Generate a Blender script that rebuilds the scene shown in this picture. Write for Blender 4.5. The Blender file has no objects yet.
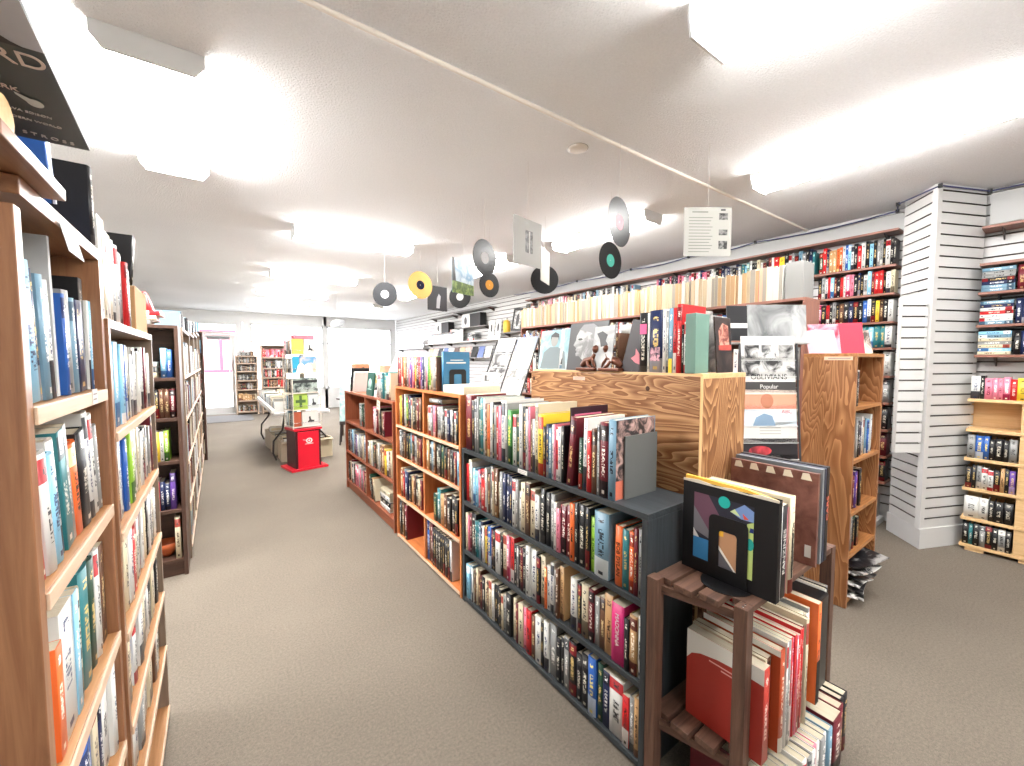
import bpy, math, random, re
from mathutils import Matrix, Vector

SC = bpy.context.scene
COL = SC.collection
PI = math.pi
R = random.Random(11)


def lin(c):
    return tuple((x / 12.92 if x <= 0.04045 else ((x + 0.055) / 1.055) ** 2.4) for x in c)


def rgb(r, g, b):
    return lin((r / 255, g / 255, b / 255)) + (1.0,)


# ------------------------------------------------------------------ materials
MATS = {}


def new_mat(name):
    m = bpy.data.materials.new(name)
    m.use_nodes = True
    nt = m.node_tree
    return m, nt, nt.nodes['Principled BSDF']


def flat(name, col, rough=0.6, metal=0.0, spec=0.4):
    if name in MATS:
        return MATS[name]
    m, nt, b = new_mat(name)
    b.inputs['Base Color'].default_value = rgb(*col)
    b.inputs['Roughness'].default_value = rough
    b.inputs['Metallic'].default_value = metal
    b.inputs['Specular IOR Level'].default_value = spec
    MATS[name] = m
    return m


def ramp(nt, fac, stops):
    n = nt.nodes.new('ShaderNodeValToRGB')
    el = n.color_ramp.elements
    while len(el) < len(stops):
        el.new(0.5)
    for e, (p, c) in zip(el, stops):
        e.position = p
        e.color = c
    nt.links.new(fac, n.inputs['Fac'])
    return n.outputs['Color']


def objco(nt, scale=(1, 1, 1)):
    tc = nt.nodes.new('ShaderNodeTexCoord')
    mp = nt.nodes.new('ShaderNodeMapping')
    mp.inputs['Scale'].default_value = scale
    nt.links.new(tc.outputs['Object'], mp.inputs['Vector'])
    return mp.outputs['Vector']


def noise(nt, vec, scale, detail=4, rough=0.55, dist=0.0):
    n = nt.nodes.new('ShaderNodeTexNoise')
    n.inputs['Scale'].default_value = scale
    n.inputs['Detail'].default_value = detail
    n.inputs['Roughness'].default_value = rough
    n.inputs['Distortion'].default_value = dist
    nt.links.new(vec, n.inputs['Vector'])
    return n.outputs['Fac']


def bump(nt, b, h, strength, dist):
    n = nt.nodes.new('ShaderNodeBump')
    n.inputs['Strength'].default_value = strength
    n.inputs['Distance'].default_value = dist
    nt.links.new(h, n.inputs['Height'])
    nt.links.new(n.outputs['Normal'], b.inputs['Normal'])


def wood(name, c1, c2, axis, rough=0.45, contrast=0.22, scale=6.0):
    """long grained wood, grain along the object's axis x, y or z"""
    key = name + '_' + axis
    if key in MATS:
        return MATS[key]
    m, nt, b = new_mat(key)
    s = [7.0, 7.0, 7.0]
    s['xyz'.index(axis)] = 0.45
    v = objco(nt, s)
    f = noise(nt, v, scale, 5, 0.6, 1.2)
    col = ramp(nt, f, [(0.5 - contrast, rgb(*c1)), (0.5 + contrast, rgb(*c2))])
    nt.links.new(col, b.inputs['Base Color'])
    b.inputs['Roughness'].default_value = rough
    bump(nt, b, f, 0.12, 0.002)
    MATS[key] = m
    return m


def plywood(name, c1, c2, axis):
    """fir plywood with strong cathedral grain"""
    key = name + '_' + axis
    if key in MATS:
        return MATS[key]
    m, nt, b = new_mat(key)
    s = [2.2, 2.2, 2.2]
    s['xyz'.index(axis)] = 0.42
    v = objco(nt, s)
    n = noise(nt, v, 1.9, 3, 0.5, 0.4)
    mu = nt.nodes.new('ShaderNodeMath')
    mu.operation = 'MULTIPLY'
    mu.inputs[1].default_value = 34.0
    nt.links.new(n, mu.inputs[0])
    fr = nt.nodes.new('ShaderNodeMath')
    fr.operation = 'FRACT'
    nt.links.new(mu.outputs[0], fr.inputs[0])
    s2 = [40.0, 40.0, 40.0]
    s2['xyz'.index(axis)] = 1.5
    n2 = noise(nt, objco(nt, s2), 3.0, 3, 0.6)
    mx = nt.nodes.new('ShaderNodeMath')
    mx.operation = 'MULTIPLY_ADD'
    mx.inputs[1].default_value = 0.45
    nt.links.new(n2, mx.inputs[0])
    nt.links.new(fr.outputs[0], mx.inputs[2])
    col = ramp(nt, mx.outputs[0], [(0.25, rgb(*c1)), (0.6, rgb(*((p + q) // 2 for p, q in zip(c1, c2)))), (1.0, rgb(*c2))])
    nt.links.new(col, b.inputs['Base Color'])
    b.inputs['Roughness'].default_value = 0.42
    MATS[key] = m
    return m


def emit(name, col, strength):
    if name in MATS:
        return MATS[name]
    m, nt, b = new_mat(name)
    b.inputs['Base Color'].default_value = rgb(250, 250, 250)
    b.inputs['Emission Color'].default_value = rgb(*col)
    b.inputs['Emission Strength'].default_value = strength
    MATS[name] = m
    return m


def mth(nt, op, a, b=None, c=None):
    n = nt.nodes.new('ShaderNodeMath')
    n.operation = op
    for i, x in enumerate((a, b, c)):
        if x is None:
            continue
        if isinstance(x, (int, float)):
            n.inputs[i].default_value = x
        else:
            nt.links.new(x, n.inputs[i])
    return n.outputs[0]


def spine_group():
    """lettering and bands printed on a spine, different for every book (second UV layer holds two numbers)"""
    g = bpy.data.node_groups.new('spine_print', 'ShaderNodeTree')
    for s in ('Text', 'Band'):
        g.interface.new_socket(s, in_out='OUTPUT', socket_type='NodeSocketFloat')
    out = g.nodes.new('NodeGroupOutput')
    uv = g.nodes.new('ShaderNodeUVMap')
    uv.uv_map = 'spine'
    bid = g.nodes.new('ShaderNodeUVMap')
    bid.uv_map = 'book_number'
    s1 = g.nodes.new('ShaderNodeSeparateXYZ')
    s2 = g.nodes.new('ShaderNodeSeparateXYZ')
    g.links.new(uv.outputs[0], s1.inputs[0])
    g.links.new(bid.outputs[0], s2.inputs[0])
    u, v = s1.outputs[0], s1.outputs[1]
    a, b = s2.outputs[0], s2.outputs[1]

    def inside(x, lo, hi):
        return mth(g, 'MULTIPLY', mth(g, 'GREATER_THAN', x, lo), mth(g, 'LESS_THAN', x, hi))

    def glyph(nv, nu, thr, off):
        cv = mth(g, 'FLOOR', mth(g, 'MULTIPLY', v, nv))
        cu = mth(g, 'FLOOR', mth(g, 'MULTIPLY', u, nu))
        cx = g.nodes.new('ShaderNodeCombineXYZ')
        g.links.new(cv, cx.inputs[0])
        g.links.new(cu, cx.inputs[1])
        g.links.new(mth(g, 'MULTIPLY_ADD', a, 91.0, off), cx.inputs[2])
        w = g.nodes.new('ShaderNodeTexWhiteNoise')
        g.links.new(cx.outputs[0], w.inputs['Vector'])
        return mth(g, 'GREATER_THAN', w.outputs['Value'], thr)

    lo1 = mth(g, 'MULTIPLY_ADD', b, 0.16, 0.2)
    hi1 = mth(g, 'MULTIPLY_ADD', a, 0.22, 0.55)
    t1 = mth(g, 'MULTIPLY', mth(g, 'MULTIPLY', inside(u, 0.3, 0.7), inside(v, lo1, hi1)), glyph(60, 5, 0.5, 1))
    lo2 = mth(g, 'MULTIPLY_ADD', a, 0.04, 0.8)
    t2 = mth(g, 'MULTIPLY', mth(g, 'MULTIPLY', inside(u, 0.3, 0.7), inside(v, lo2, 0.9)), glyph(70, 5, 0.55, 7))
    t3 = mth(g, 'MULTIPLY', mth(g, 'MULTIPLY', inside(u, 0.34, 0.66), inside(v, 0.05, 0.1)), mth(g, 'GREATER_THAN', b, 0.4))
    tt = mth(g, 'MAXIMUM', mth(g, 'MAXIMUM', t1, t2), t3)
    on = mth(g, 'MULTIPLY', mth(g, 'GREATER_THAN', a, 0.62), inside(u, -0.1, 1.1))
    top = mth(g, 'MULTIPLY_ADD', b, 0.25, 0.1)
    b1 = mth(g, 'MULTIPLY', inside(v, -0.1, top), on)
    on2 = mth(g, 'MULTIPLY', inside(b, 0.25, 0.5), inside(u, -0.1, 1.1))
    b2 = mth(g, 'MULTIPLY', inside(v, 0.76, 0.96), on2)
    g.links.new(tt, out.inputs[0])
    g.links.new(mth(g, 'MAXIMUM', b1, b2), out.inputs[1])
    return g


SPINE = spine_group()
# code: (name, cover, ink a, band a, ink b, band b)
PAL = {
    'k': ('black', (26, 26, 29), (225, 220, 205), (60, 58, 58), (200, 170, 110), (120, 25, 30)),
    'c': ('cream', (206, 194, 166), (60, 40, 35), (150, 60, 45), (30, 30, 40), (120, 110, 90)),
    'w': ('white', (212, 212, 208), (35, 35, 40), (170, 40, 45), (20, 40, 90), (60, 60, 65)),
    'g': ('grey', (142, 143, 142), (240, 240, 236), (70, 72, 75), (25, 25, 28), (215, 212, 205)),
    'n': ('navy', (30, 40, 76), (225, 225, 225), (18, 22, 40), (210, 180, 110), (150, 150, 160)),
    'b': ('blue', (44, 92, 168), (240, 240, 240), (20, 40, 90), (240, 220, 120), (200, 215, 235)),
    'l': ('pale-blue', (140, 196, 224), (30, 50, 100), (240, 245, 250), (250, 250, 250), (60, 110, 165)),
    't': ('teal', (46, 116, 122), (235, 235, 225), (20, 60, 66), (220, 190, 110), (170, 205, 200)),
    'e': ('green', (70, 138, 70), (245, 245, 230), (25, 70, 35), (250, 230, 110), (20, 60, 35)),
    'd': ('dark-green', (32, 66, 52), (215, 185, 115), (16, 36, 28), (230, 230, 215), (150, 45, 35)),
    'G': ('lime', (150, 200, 64), (40, 70, 25), (235, 240, 200), (250, 250, 240), (60, 110, 40)),
    'r': ('red', (194, 38, 40), (250, 240, 225), (110, 15, 22), (20, 18, 18), (240, 235, 230)),
    'R': ('brick-red', (170, 54, 44), (236, 200, 190), (90, 24, 22), (240, 226, 210), (60, 20, 20)),
    'O': ('rust', (172, 70, 36), (240, 220, 200), (232, 228, 218), (40, 20, 16), (110, 40, 20)),
    'm': ('maroon', (104, 30, 40), (220, 190, 130), (60, 14, 22), (240, 230, 220), (35, 20, 22)),
    'o': ('orange', (228, 108, 52), (30, 20, 20), (250, 220, 150), (255, 245, 230), (150, 50, 25)),
    'y': ('yellow', (236, 202, 62), (40, 30, 25), (180, 60, 35), (150, 25, 30), (250, 240, 190)),
    'T': ('tan', (190, 150, 104), (60, 35, 25), (120, 80, 50), (250, 240, 220), (95, 40, 30)),
    'B': ('brown', (98, 66, 48), (225, 200, 150), (50, 32, 24), (240, 230, 210), (150, 110, 70)),
    'p': ('pink', (222, 128, 150), (120, 20, 50), (250, 225, 230), (255, 250, 250), (170, 40, 80)),
    'M': ('magenta', (200, 44, 112), (250, 240, 245), (30, 18, 24), (250, 240, 245), (30, 18, 24)),
    'u': ('purple', (92, 60, 142), (235, 225, 240), (50, 30, 85), (230, 200, 120), (170, 150, 200)),
    's': ('steel-blue', (112, 146, 166), (240, 240, 238), (60, 88, 108), (25, 35, 45), (215, 225, 230)),
}


def cover_mat(code, var):
    key = 'cover_%s_%d' % (PAL[code][0], var)
    if key in MATS:
        return MATS[key]
    p = PAL[code]
    m, nt, b = new_mat(key)
    g = nt.nodes.new('ShaderNodeGroup')
    g.node_tree = SPINE

    def mix(f, c1, c2):
        n = nt.nodes.new('ShaderNodeMix')
        n.data_type = 'RGBA'
        nt.links.new(f, n.inputs['Factor'])
        for i, c in ((6, c1), (7, c2)):
            if isinstance(c, tuple):
                n.inputs[i].default_value = c
            else:
                nt.links.new(c, n.inputs[i])
        return n.outputs[2]

    col = mix(g.outputs['Band'], rgb(*p[1]), rgb(*p[3 + 2 * var]))
    col = mix(g.outputs['Text'], col, rgb(*p[2 + 2 * var]))
    nt.links.new(col, b.inputs['Base Color'])
    b.inputs['Roughness'].default_value = 0.38
    b.inputs['Specular IOR Level'].default_value = 0.35
    MATS[key] = m
    return m


def paper_mat():
    if 'page_paper' in MATS:
        return MATS['page_paper']
    m, nt, b = new_mat('page_paper')
    f = noise(nt, objco(nt, (900, 6, 6)), 1.0, 2, 0.5)
    nt.links.new(ramp(nt, f, [(0.3, rgb(176, 164, 138)), (0.7, rgb(208, 200, 180))]), b.inputs['Base Color'])
    b.inputs['Roughness'].default_value = 0.85
    MATS['page_paper'] = m
    return m


PAPER = paper_mat()
PAPERS = [flat('page_tan', (160, 130, 96), 0.85), flat('page_grey', (134, 128, 118), 0.85), flat('page_white', (178, 174, 164), 0.85), flat('page_buff', (168, 152, 126), 0.85)]


def print_mat(name, c1, c2, scale, thr=0.5, soft=0.08, rough=0.35):
    """a printed picture or a photograph: two tones in soft patches"""
    if name in MATS:
        return MATS[name]
    m, nt, b = new_mat(name)
    f = noise(nt, objco(nt), scale, 4, 0.6, 0.8)
    nt.links.new(ramp(nt, f, [(thr - soft, rgb(*c1)), (thr + soft, rgb(*c2))]), b.inputs['Base Color'])
    b.inputs['Roughness'].default_value = rough
    MATS[name] = m
    return m


# ------------------------------------------------------------------ mesh builder
class MB:
    def __init__(self):
        self.v, self.f, self.mi, self.smooth = [], [], [], []

    def face(self, pts, mi=0, smooth=False):
        i = len(self.v)
        self.v += [tuple(p) for p in pts]
        self.f.append(tuple(range(i, i + len(pts))))
        self.mi.append(mi)
        self.smooth.append(smooth)

    def shell(self, verts, faces, mi=0, smooth=False):
        i = len(self.v)
        self.v += [tuple(p) for p in verts]
        for f in faces:
            self.f.append(tuple(i + k for k in f))
            self.mi.append(mi)
            self.smooth.append(smooth)
        return self

    def box(self, x0, y0, z0, x1, y1, z1, mi=0):
        x0, x1 = min(x0, x1), max(x0, x1)
        y0, y1 = min(y0, y1), max(y0, y1)
        z0, z1 = min(z0, z1), max(z0, z1)
        v = [(x0, y0, z0), (x1, y0, z0), (x1, y1, z0), (x0, y1, z0), (x0, y0, z1), (x1, y0, z1), (x1, y1, z1), (x0, y1, z1)]
        f = [(0, 3, 2, 1), (4, 5, 6, 7), (0, 1, 5, 4), (1, 2, 6, 5), (2, 3, 7, 6), (3, 0, 4, 7)]
        return self.shell(v, f, mi)

    def prism(self, poly, a, b, axis='y', mi=0, smooth=False):
        """extrude a 2-D outline: axis y -> outline in (x,z); axis z -> (x,y); axis x -> (y,z)"""
        def p3(p, t):
            return {'y': (p[0], t, p[1]), 'z': (p[0], p[1], t), 'x': (t, p[0], p[1])}[axis]
        n = len(poly)
        v = [p3(p, a) for p in poly] + [p3(p, b) for p in poly]
        self.shell(v, [(i, (i + 1) % n, n + (i + 1) % n, n + i) for i in range(n)], mi, smooth)
        self.shell([p3(p, a) for p in poly], [tuple(range(n))[::-1]], mi)
        self.shell([p3(p, b) for p in poly], [tuple(range(n))], mi)
        return self

    def tube(self, pts, r, seg=8, mi=0, cap=True):
        pts = [Vector(p) for p in pts]
        rings = []
        for i, p in enumerate(pts):
            d = (pts[min(i + 1, len(pts) - 1)] - pts[max(i - 1, 0)]).normalized()
            a = d.orthogonal().normalized() if i == 0 else (rings[-1][1] - d * rings[-1][1].dot(d)).normalized()
            b = d.cross(a)
            rr = r[i] if isinstance(r, (list, tuple)) else r
            rings.append(([p + (a * math.cos(2 * PI * k / seg) + b * math.sin(2 * PI * k / seg)) * rr for k in range(seg)], a))
        v = [q for ring, _ in rings for q in ring]
        f = []
        for i in range(len(pts) - 1):
            for k in range(seg):
                f.append((i * seg + k, i * seg + (k + 1) % seg, (i + 1) * seg + (k + 1) % seg, (i + 1) * seg + k))
        self.shell(v, f, mi, True)
        if cap:
            self.shell(rings[0][0], [tuple(range(seg))[::-1]], mi)
            self.shell(rings[-1][0], [tuple(range(seg))], mi)
        return self

    def lathe(self, prof, seg=24, mi=0, c=(0, 0, 0), smooth=True):
        """profile of (radius, z)"""
        v, f = [], []
        for r, z in prof:
            for k in range(seg):
                t = 2 * PI * k / seg
                v.append((c[0] + r * math.cos(t), c[1] + r * math.sin(t), c[2] + z))
        for i in range(len(prof) - 1):
            for k in range(seg):
                f.append((i * seg + k, i * seg + (k + 1) % seg, (i + 1) * seg + (k + 1) % seg, (i + 1) * seg + k))
        return self.shell(v, f, mi, smooth)

    def build(self, name, mats, parent=None, loc=None, rot=None, bevel=0.0, weld=True):
        me = bpy.data.meshes.new(name)
        me.from_pydata(self.v, [], self.f)
        for m in (mats if isinstance(mats, (list, tuple)) else [mats]):
            me.materials.append(m)
        me.polygons.foreach_set('material_index', self.mi)
        me.polygons.foreach_set('use_smooth', self.smooth)
        me.update()
        o = bpy.data.objects.new(name, me)
        COL.objects.link(o)
        if parent:
            o.parent = parent
        if loc is not None:
            o.location = loc
        if rot is not None:
            o.rotation_euler = rot
        if bevel:
            b = o.modifiers.new('edge', 'BEVEL')
            b.width = bevel
            b.segments = 2
            b.limit_method = 'ANGLE'
        return o


def tag(o, label, cat, group=None, kind=None):
    o['label'] = label
    if cat:
        o['category'] = cat
    if group:
        o['group'] = group
    if kind:
        o['kind'] = kind
    return o


def empty(name, loc, rz=0.0, label=None, cat=None, group=None):
    o = bpy.data.objects.new(name, None)
    o.empty_display_size = 0.05
    COL.objects.link(o)
    o.location = loc
    o.rotation_euler = (0, 0, rz)
    if label:
        tag(o, label, cat, group)
    return o


def structure(o, label=None):
    o['kind'] = 'structure'
    if label:
        o['label'] = label
    return o


def boxpart(name, b, m, parent, bevel=0.0015):
    return MB().box(*b).build(name, m, parent, bevel=bevel)


def text_mesh(name, s, size, m, parent, loc, rot, align='CENTER', ext=0.0004, sx=1.0):
    cu = bpy.data.curves.new(name, 'FONT')
    cu.body = s
    cu.size = size
    cu.align_x = align
    cu.align_y = 'CENTER'
    cu.extrude = ext
    t = bpy.data.objects.new('tmp_text', cu)
    COL.objects.link(t)
    bpy.context.view_layer.update()
    me = bpy.data.meshes.new_from_object(t.evaluated_get(bpy.context.evaluated_depsgraph_get()))
    bpy.data.objects.remove(t)
    bpy.data.curves.remove(cu)
    me.materials.clear()
    me.materials.append(m)
    o = bpy.data.objects.new(name, me)
    COL.objects.link(o)
    o.parent = parent
    o.location = loc
    o.rotation_euler = rot
    o.scale = (sx, 1, 1)
    return o


# ------------------------------------------------------------------ books
ONES = ['', 'first', 'second', 'third', 'fourth', 'fifth', 'sixth', 'seventh', 'eighth', 'ninth', 'tenth', 'eleventh', 'twelfth', 'thirteenth',
        'fourteenth', 'fifteenth', 'sixteenth', 'seventeenth', 'eighteenth', 'nineteenth']
TENS = {2: 'twent', 3: 'thirt', 4: 'fort', 5: 'fift'}


def ordinal(n):
    if n < 20:
        return ONES[n]
    t, o = divmod(n, 10)
    return TENS[t] + ('ieth' if o == 0 else 'y-' + ONES[o])


def book_cover(t, h, d, hard, code, ident):
    """a U-shaped cover (two boards and a spine) standing upright: thickness x, spine at y = 0, height z"""
    c = 0.0026 if hard else 0.0009
    c = min(c, t * 0.2)
    bulge = min(0.005, t * 0.16) if hard else 0.0006
    outer = [(0, d), (0, 0.0)]
    inner = [(c, d), (c, c)]
    n = 3
    for k in range(1, n + 1):
        s = k / (n + 1)
        outer.append((t * s, -bulge * math.sin(PI * s)))
        inner.append((c + (t - 2 * c) * s, c))
    outer += [(t, 0.0), (t, d)]
    inner += [(t - c, c), (t - c, d)]
    N = len(outer)
    verts = [(x, y, z) for z in (0, h) for x, y in outer] + [(x, y, z) for z in (0, h) for x, y in inner]
    faces, uvs, sm = [], [], []
    for i in range(N - 1):
        faces.append((i, i + 1, N + i + 1, N + i))
        if 1 <= i <= N - 3:
            u0, u1 = outer[i][0] / t, outer[i + 1][0] / t
            uvs.append([(u0, 0), (u1, 0), (u1, 1), (u0, 1)])
            sm.append(True)
        else:
            uvs.append([(5, 5)] * 4)
            sm.append(False)
    q = 2 * N
    for i in range(N - 1):
        faces.append((q + i + 1, q + i, q + N + i, q + N + i + 1))
        faces.append((N + i, N + i + 1, q + N + i + 1, q + N + i))
        faces.append((i + 1, i, q + i, q + i + 1))
        uvs += [[(5, 5)] * 4] * 3
        sm += [False] * 3
    for i in (0, N - 1):
        faces.append((i, N + i, q + N + i, q + i) if i == 0 else (N + i, i, q + i, q + N + i))
        uvs.append([(5, 5)] * 4)
        sm.append(False)
    me = bpy.data.meshes.new('book_cover')
    me.from_pydata(verts, [], faces)
    me.materials.append(cover_mat(code, 0 if ident[0] + ident[1] < 1.1 else 1))
    me.polygons.foreach_set('use_smooth', sm)
    ul = me.uv_layers.new(name='spine')
    flatuv = [x for f in uvs for p in f for x in p]
    ul.data.foreach_set('uv', flatuv)
    il = me.uv_layers.new(name='book_number')
    il.data.foreach_set('uv', list(ident) * (len(flatuv) // 2))
    return me, c


class Frame:
    """a shelf front seen from its open side: x runs along it to the right, y into it, z up"""
    def __init__(self, ox, oy, th, oz=0.0):
        self.m = Matrix.Translation((ox, oy, oz)) @ Matrix.Rotation(th, 4, 'Z')
        self.th = th


def book(fr, x, y, z, t, h, d, code, name='hardcover_book', lean=0.0, flip=False, parts=True, flat_=False, turn=0.0):
    hard = name in ('hardcover_book', 'leather_bound_book')
    ident = (R.random(), R.random())
    me, c = book_cover(t, h, d, hard, code, ident)
    o = bpy.data.objects.new(name, me)
    COL.objects.link(o)
    m = Matrix.Translation((x, y, z))
    if flat_:
        m = m @ Matrix.Translation((0, 0, t)) @ Matrix.Rotation(PI / 2, 4, 'Y')
    if lean:
        m = m @ Matrix.Rotation(lean, 4, 'Y')
    if turn:
        m = m @ Matrix.Rotation(turn, 4, 'Z')
    if flip:
        m = m @ Matrix.Translation((t, d, 0)) @ Matrix.Rotation(PI, 4, 'Z')
    o.matrix_world = fr.m @ m
    if parts:
        e = 0.0032 if hard else 0.0003
        MB().box(c, c + 0.0003, e, t - c, d - e, h - e).build('page_block', R.choice(PAPERS) if flip else PAPER, o)
    return o


TOKEN = re.compile(r'([a-zA-Z])([\d.]*)(?::([\d.]+))?')
NOUN = {'hardcover_book': 'hardback', 'softcover_book': 'softcover', 'paperback': 'paperback', 'leather_bound_book': 'leather-bound book', 'magazine': 'magazine'}
KINDWORD = {'hardcover_book': 'hardback book', 'softcover_book': 'softcover book', 'paperback': 'paperback', 'leather_bound_book': 'leather-bound book', 'magazine': 'magazine'}


def row(fr, x0, x1, z, y0, codes, ref, shelf, group, h=(0.2, 0.255), d=0.16, name=None, soft=0.45, lean=0.0, lean_run=None, gap=0.0006, yj=0.012, flip=False, parts=True, same=None):
    """one row of books, left to right; codes such as 'k', 'r1.5' (wider) or 'm1.6:.33' (wider and .33 high)"""
    toks = [TOKEN.match(s).groups() for s in codes.split()]
    w = [(float(a) if a else 1.0) * R.uniform(0.72, 1.3) for _, a, _ in toks]
    tot = sum(w)
    ca = math.cos(lean)
    lean_x = abs(math.sin(lean)) * h[1]
    span = x1 - x0 - gap * len(toks) - (lean_x if lean else 0)
    x = x0 + (lean_x if lean < 0 else 0)
    made = []
    for (code, a, hh), ww in zip(toks, w):
        tx = span * ww / tot
        t = tx * ca
        nm = name or ('softcover_book' if R.random() < soft or t < 0.012 else 'hardcover_book')
        H = float(hh) if hh else R.uniform(*h)
        D = d * R.uniform(0.92, 1.04)
        y = y0 + R.uniform(0, yj)
        zz = z + (t * abs(math.sin(lean)) if lean > 0 else 0) + 0.0004
        o = book(fr, x, y, zz, t, H, D, code, nm, lean, flip, parts)
        made.append((o, code, t, H, nm))
        x += tx + gap
    count, seen = {}, {}
    for _, code, *_ in made:
        count[code] = count.get(code, 0) + 1
    ts = sorted(m[2] for m in made)
    hs = sorted(m[3] for m in made)
    for o, code, t, H, nm in made:
        seen[code] = seen.get(code, 0) + 1
        c = PAL[code][0]
        size = 'thick ' if t >= ts[int(len(ts) * 0.8)] else ('thin ' if t <= ts[int(len(ts) * 0.2)] else ('tall ' if H >= hs[int(len(hs) * 0.75)] else ''))
        if same:
            tag(o, same, 'book', group)
        elif count[code] == 1:
            tag(o, '%s%s %s, only %s one on %s' % (size, c, KINDWORD[nm], c, shelf), 'book', group)
        else:
            tag(o, '%s%s %s, %s %s one from %s on %s' % (size, c, NOUN[nm], ordinal(seen[code]), c, ref, shelf), 'book', group)
    return [m[0] for m in made]


class Mass:
    """books too far away to count one by one: a single mesh"""
    def __init__(self):
        self.mb = MB()
        self.mats = []
        self.uv, self.id = [], []

    def slot(self, m):
        if m not in self.mats:
            self.mats.append(m)
        return self.mats.index(m)

    def row(self, fr, x0, x1, z, y0, pal, n, h=(0.18, 0.24), d=0.15, fore=False):
        w = [R.uniform(0.6, 1.4) for _ in range(n)]
        s = (x1 - x0) / sum(w)
        x = x0
        for k in w:
            t = k * s
            H, y = R.uniform(*h), y0 + R.uniform(0, 0.015)
            code = R.choice(pal)
            mi = self.slot(cover_mat(code, R.randint(0, 1)))
            pi = self.slot(R.choice(PAPERS) if fore else PAPER)
            g = t * 0.04
            v = [(x + g, y, z), (x + t - g, y, z), (x + t - g, y + d, z), (x + g, y + d, z), (x + g, y, z + H), (x + t - g, y, z + H), (x + t - g, y + d, z + H), (x + g, y + d, z + H)]
            v = [fr.m @ Vector(p) for p in v]
            f = [(0, 1, 5, 4), (1, 2, 6, 5), (3, 0, 4, 7), (4, 5, 6, 7), (2, 3, 7, 6), (0, 3, 2, 1)]
            i = len(self.mb.v)
            self.mb.v += [tuple(p) for p in v]
            a, b = R.random(), R.random()
            for k2, ff in enumerate(f):
                self.mb.f.append(tuple(i + q for q in ff))
                self.mb.mi.append(pi if (k2 in (3, 4) or (fore and k2 == 0)) else mi)
                self.mb.smooth.append(False)
                self.uv += [0, 0, 1, 0, 1, 1, 0, 1] if k2 == 0 else [5] * 8
                self.id += [a, b] * 4
            x += t

    def build(self, name, label, cat, group):
        o = self.mb.build(name, self.mats)
        u = o.data.uv_layers.new(name='spine')
        u.data.foreach_set('uv', self.uv)
        u = o.data.uv_layers.new(name='book_number')
        u.data.foreach_set('uv', self.id)
        return tag(o, label, cat, group, 'stuff')


# ------------------------------------------------------------------ shared materials
WHITE = flat('white_paint', (202, 202, 201), 0.5)
CARD = flat('white_card', (212, 211, 206), 0.7)
BLACK = flat('black_metal', (18, 18, 20), 0.4)
VINYL = flat('black_vinyl', (12, 12, 13), 0.5, 0, 0.2)
INK = flat('black_ink', (24, 24, 26), 0.6)
CHROME = flat('bright_metal', (190, 192, 195), 0.25, 1.0)
GREYP = flat('grey_paint', (120, 122, 124), 0.5)
REDP = flat('red_paint', (196, 24, 44), 0.3)
THREAD = flat('clear_thread', (200, 198, 194), 0.5)


def woods(name, c1, c2, **k):
    return {a: wood(name, c1, c2, a, **k) for a in 'xyz'}


W_ORANGE = woods('orange_pine', (176, 96, 48), (214, 134, 78), contrast=0.25)
W_RED = woods('reddish_wood', (116, 58, 36), (158, 88, 58), contrast=0.25)
W_LEFT = woods('walnut_laminate', (118, 78, 53), (160, 114, 80), contrast=0.2, rough=0.32)
W_LEFTIN = woods('honey_wood', (160, 112, 70), (196, 146, 98), contrast=0.2, rough=0.4)
W_EDGE = woods('pale_edge', (196, 166, 138), (222, 196, 170), contrast=0.3)
W_GREY = woods('taupe_laminate', (118, 100, 84), (142, 124, 106), contrast=0.25)
W_DARK = woods('dark_walnut', (62, 42, 34), (88, 62, 50), contrast=0.25)
W_BLACK = woods('black_stain', (36, 40, 43), (58, 64, 68), contrast=0.2, rough=0.5)
W_CRATE = woods('brown_stain', (64, 43, 34), (112, 80, 64), contrast=0.22, rough=0.55)
W_PINE = woods('pale_pine', (206, 166, 114), (228, 194, 146), contrast=0.25)
W_OAK = woods('oak_veneer', (146, 94, 50), (186, 130, 78), contrast=0.16)
W_SHELF = woods('wall_shelf_wood', (112, 70, 58), (146, 98, 80), contrast=0.25)
W_FAR = woods('weathered_wood', (150, 128, 110), (182, 160, 140), contrast=0.25)
PLY = {a: plywood('fir_plywood', (192, 148, 104), (128, 82, 48), a) for a in 'xyz'}
W_OAK['z'] = plywood('oak_cathedral', (180, 130, 86), (134, 86, 50), 'z')

# ------------------------------------------------------------------ the room
XL, XR, Y0, Y1, ZC = -3.4, 5.0, -2.6, 13.8, 2.84


def carpet():
    m, nt, b = new_mat('carpet')
    v = objco(nt)
    f1 = noise(nt, v, 330, 3, 0.75)
    f2 = noise(nt, v, 1.1, 3, 0.5)
    f3 = noise(nt, v, 90, 4, 0.7)
    s = mth(nt, 'ADD', mth(nt, 'MULTIPLY', f1, 0.5), mth(nt, 'ADD', mth(nt, 'MULTIPLY', f2, 0.14), mth(nt, 'MULTIPLY', f3, 0.36)))
    nt.links.new(ramp(nt, s, [(0.36, rgb(90, 83, 74)), (0.5, rgb(113, 105, 95)), (0.64, rgb(134, 125, 113))]), b.inputs['Base Color'])
    b.inputs['Roughness'].default_value = 0.95
    b.inputs['Specular IOR Level'].default_value = 0.1
    bump(nt, b, mth(nt, 'ADD', f1, f3), 0.45, 0.003)
    return m


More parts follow.
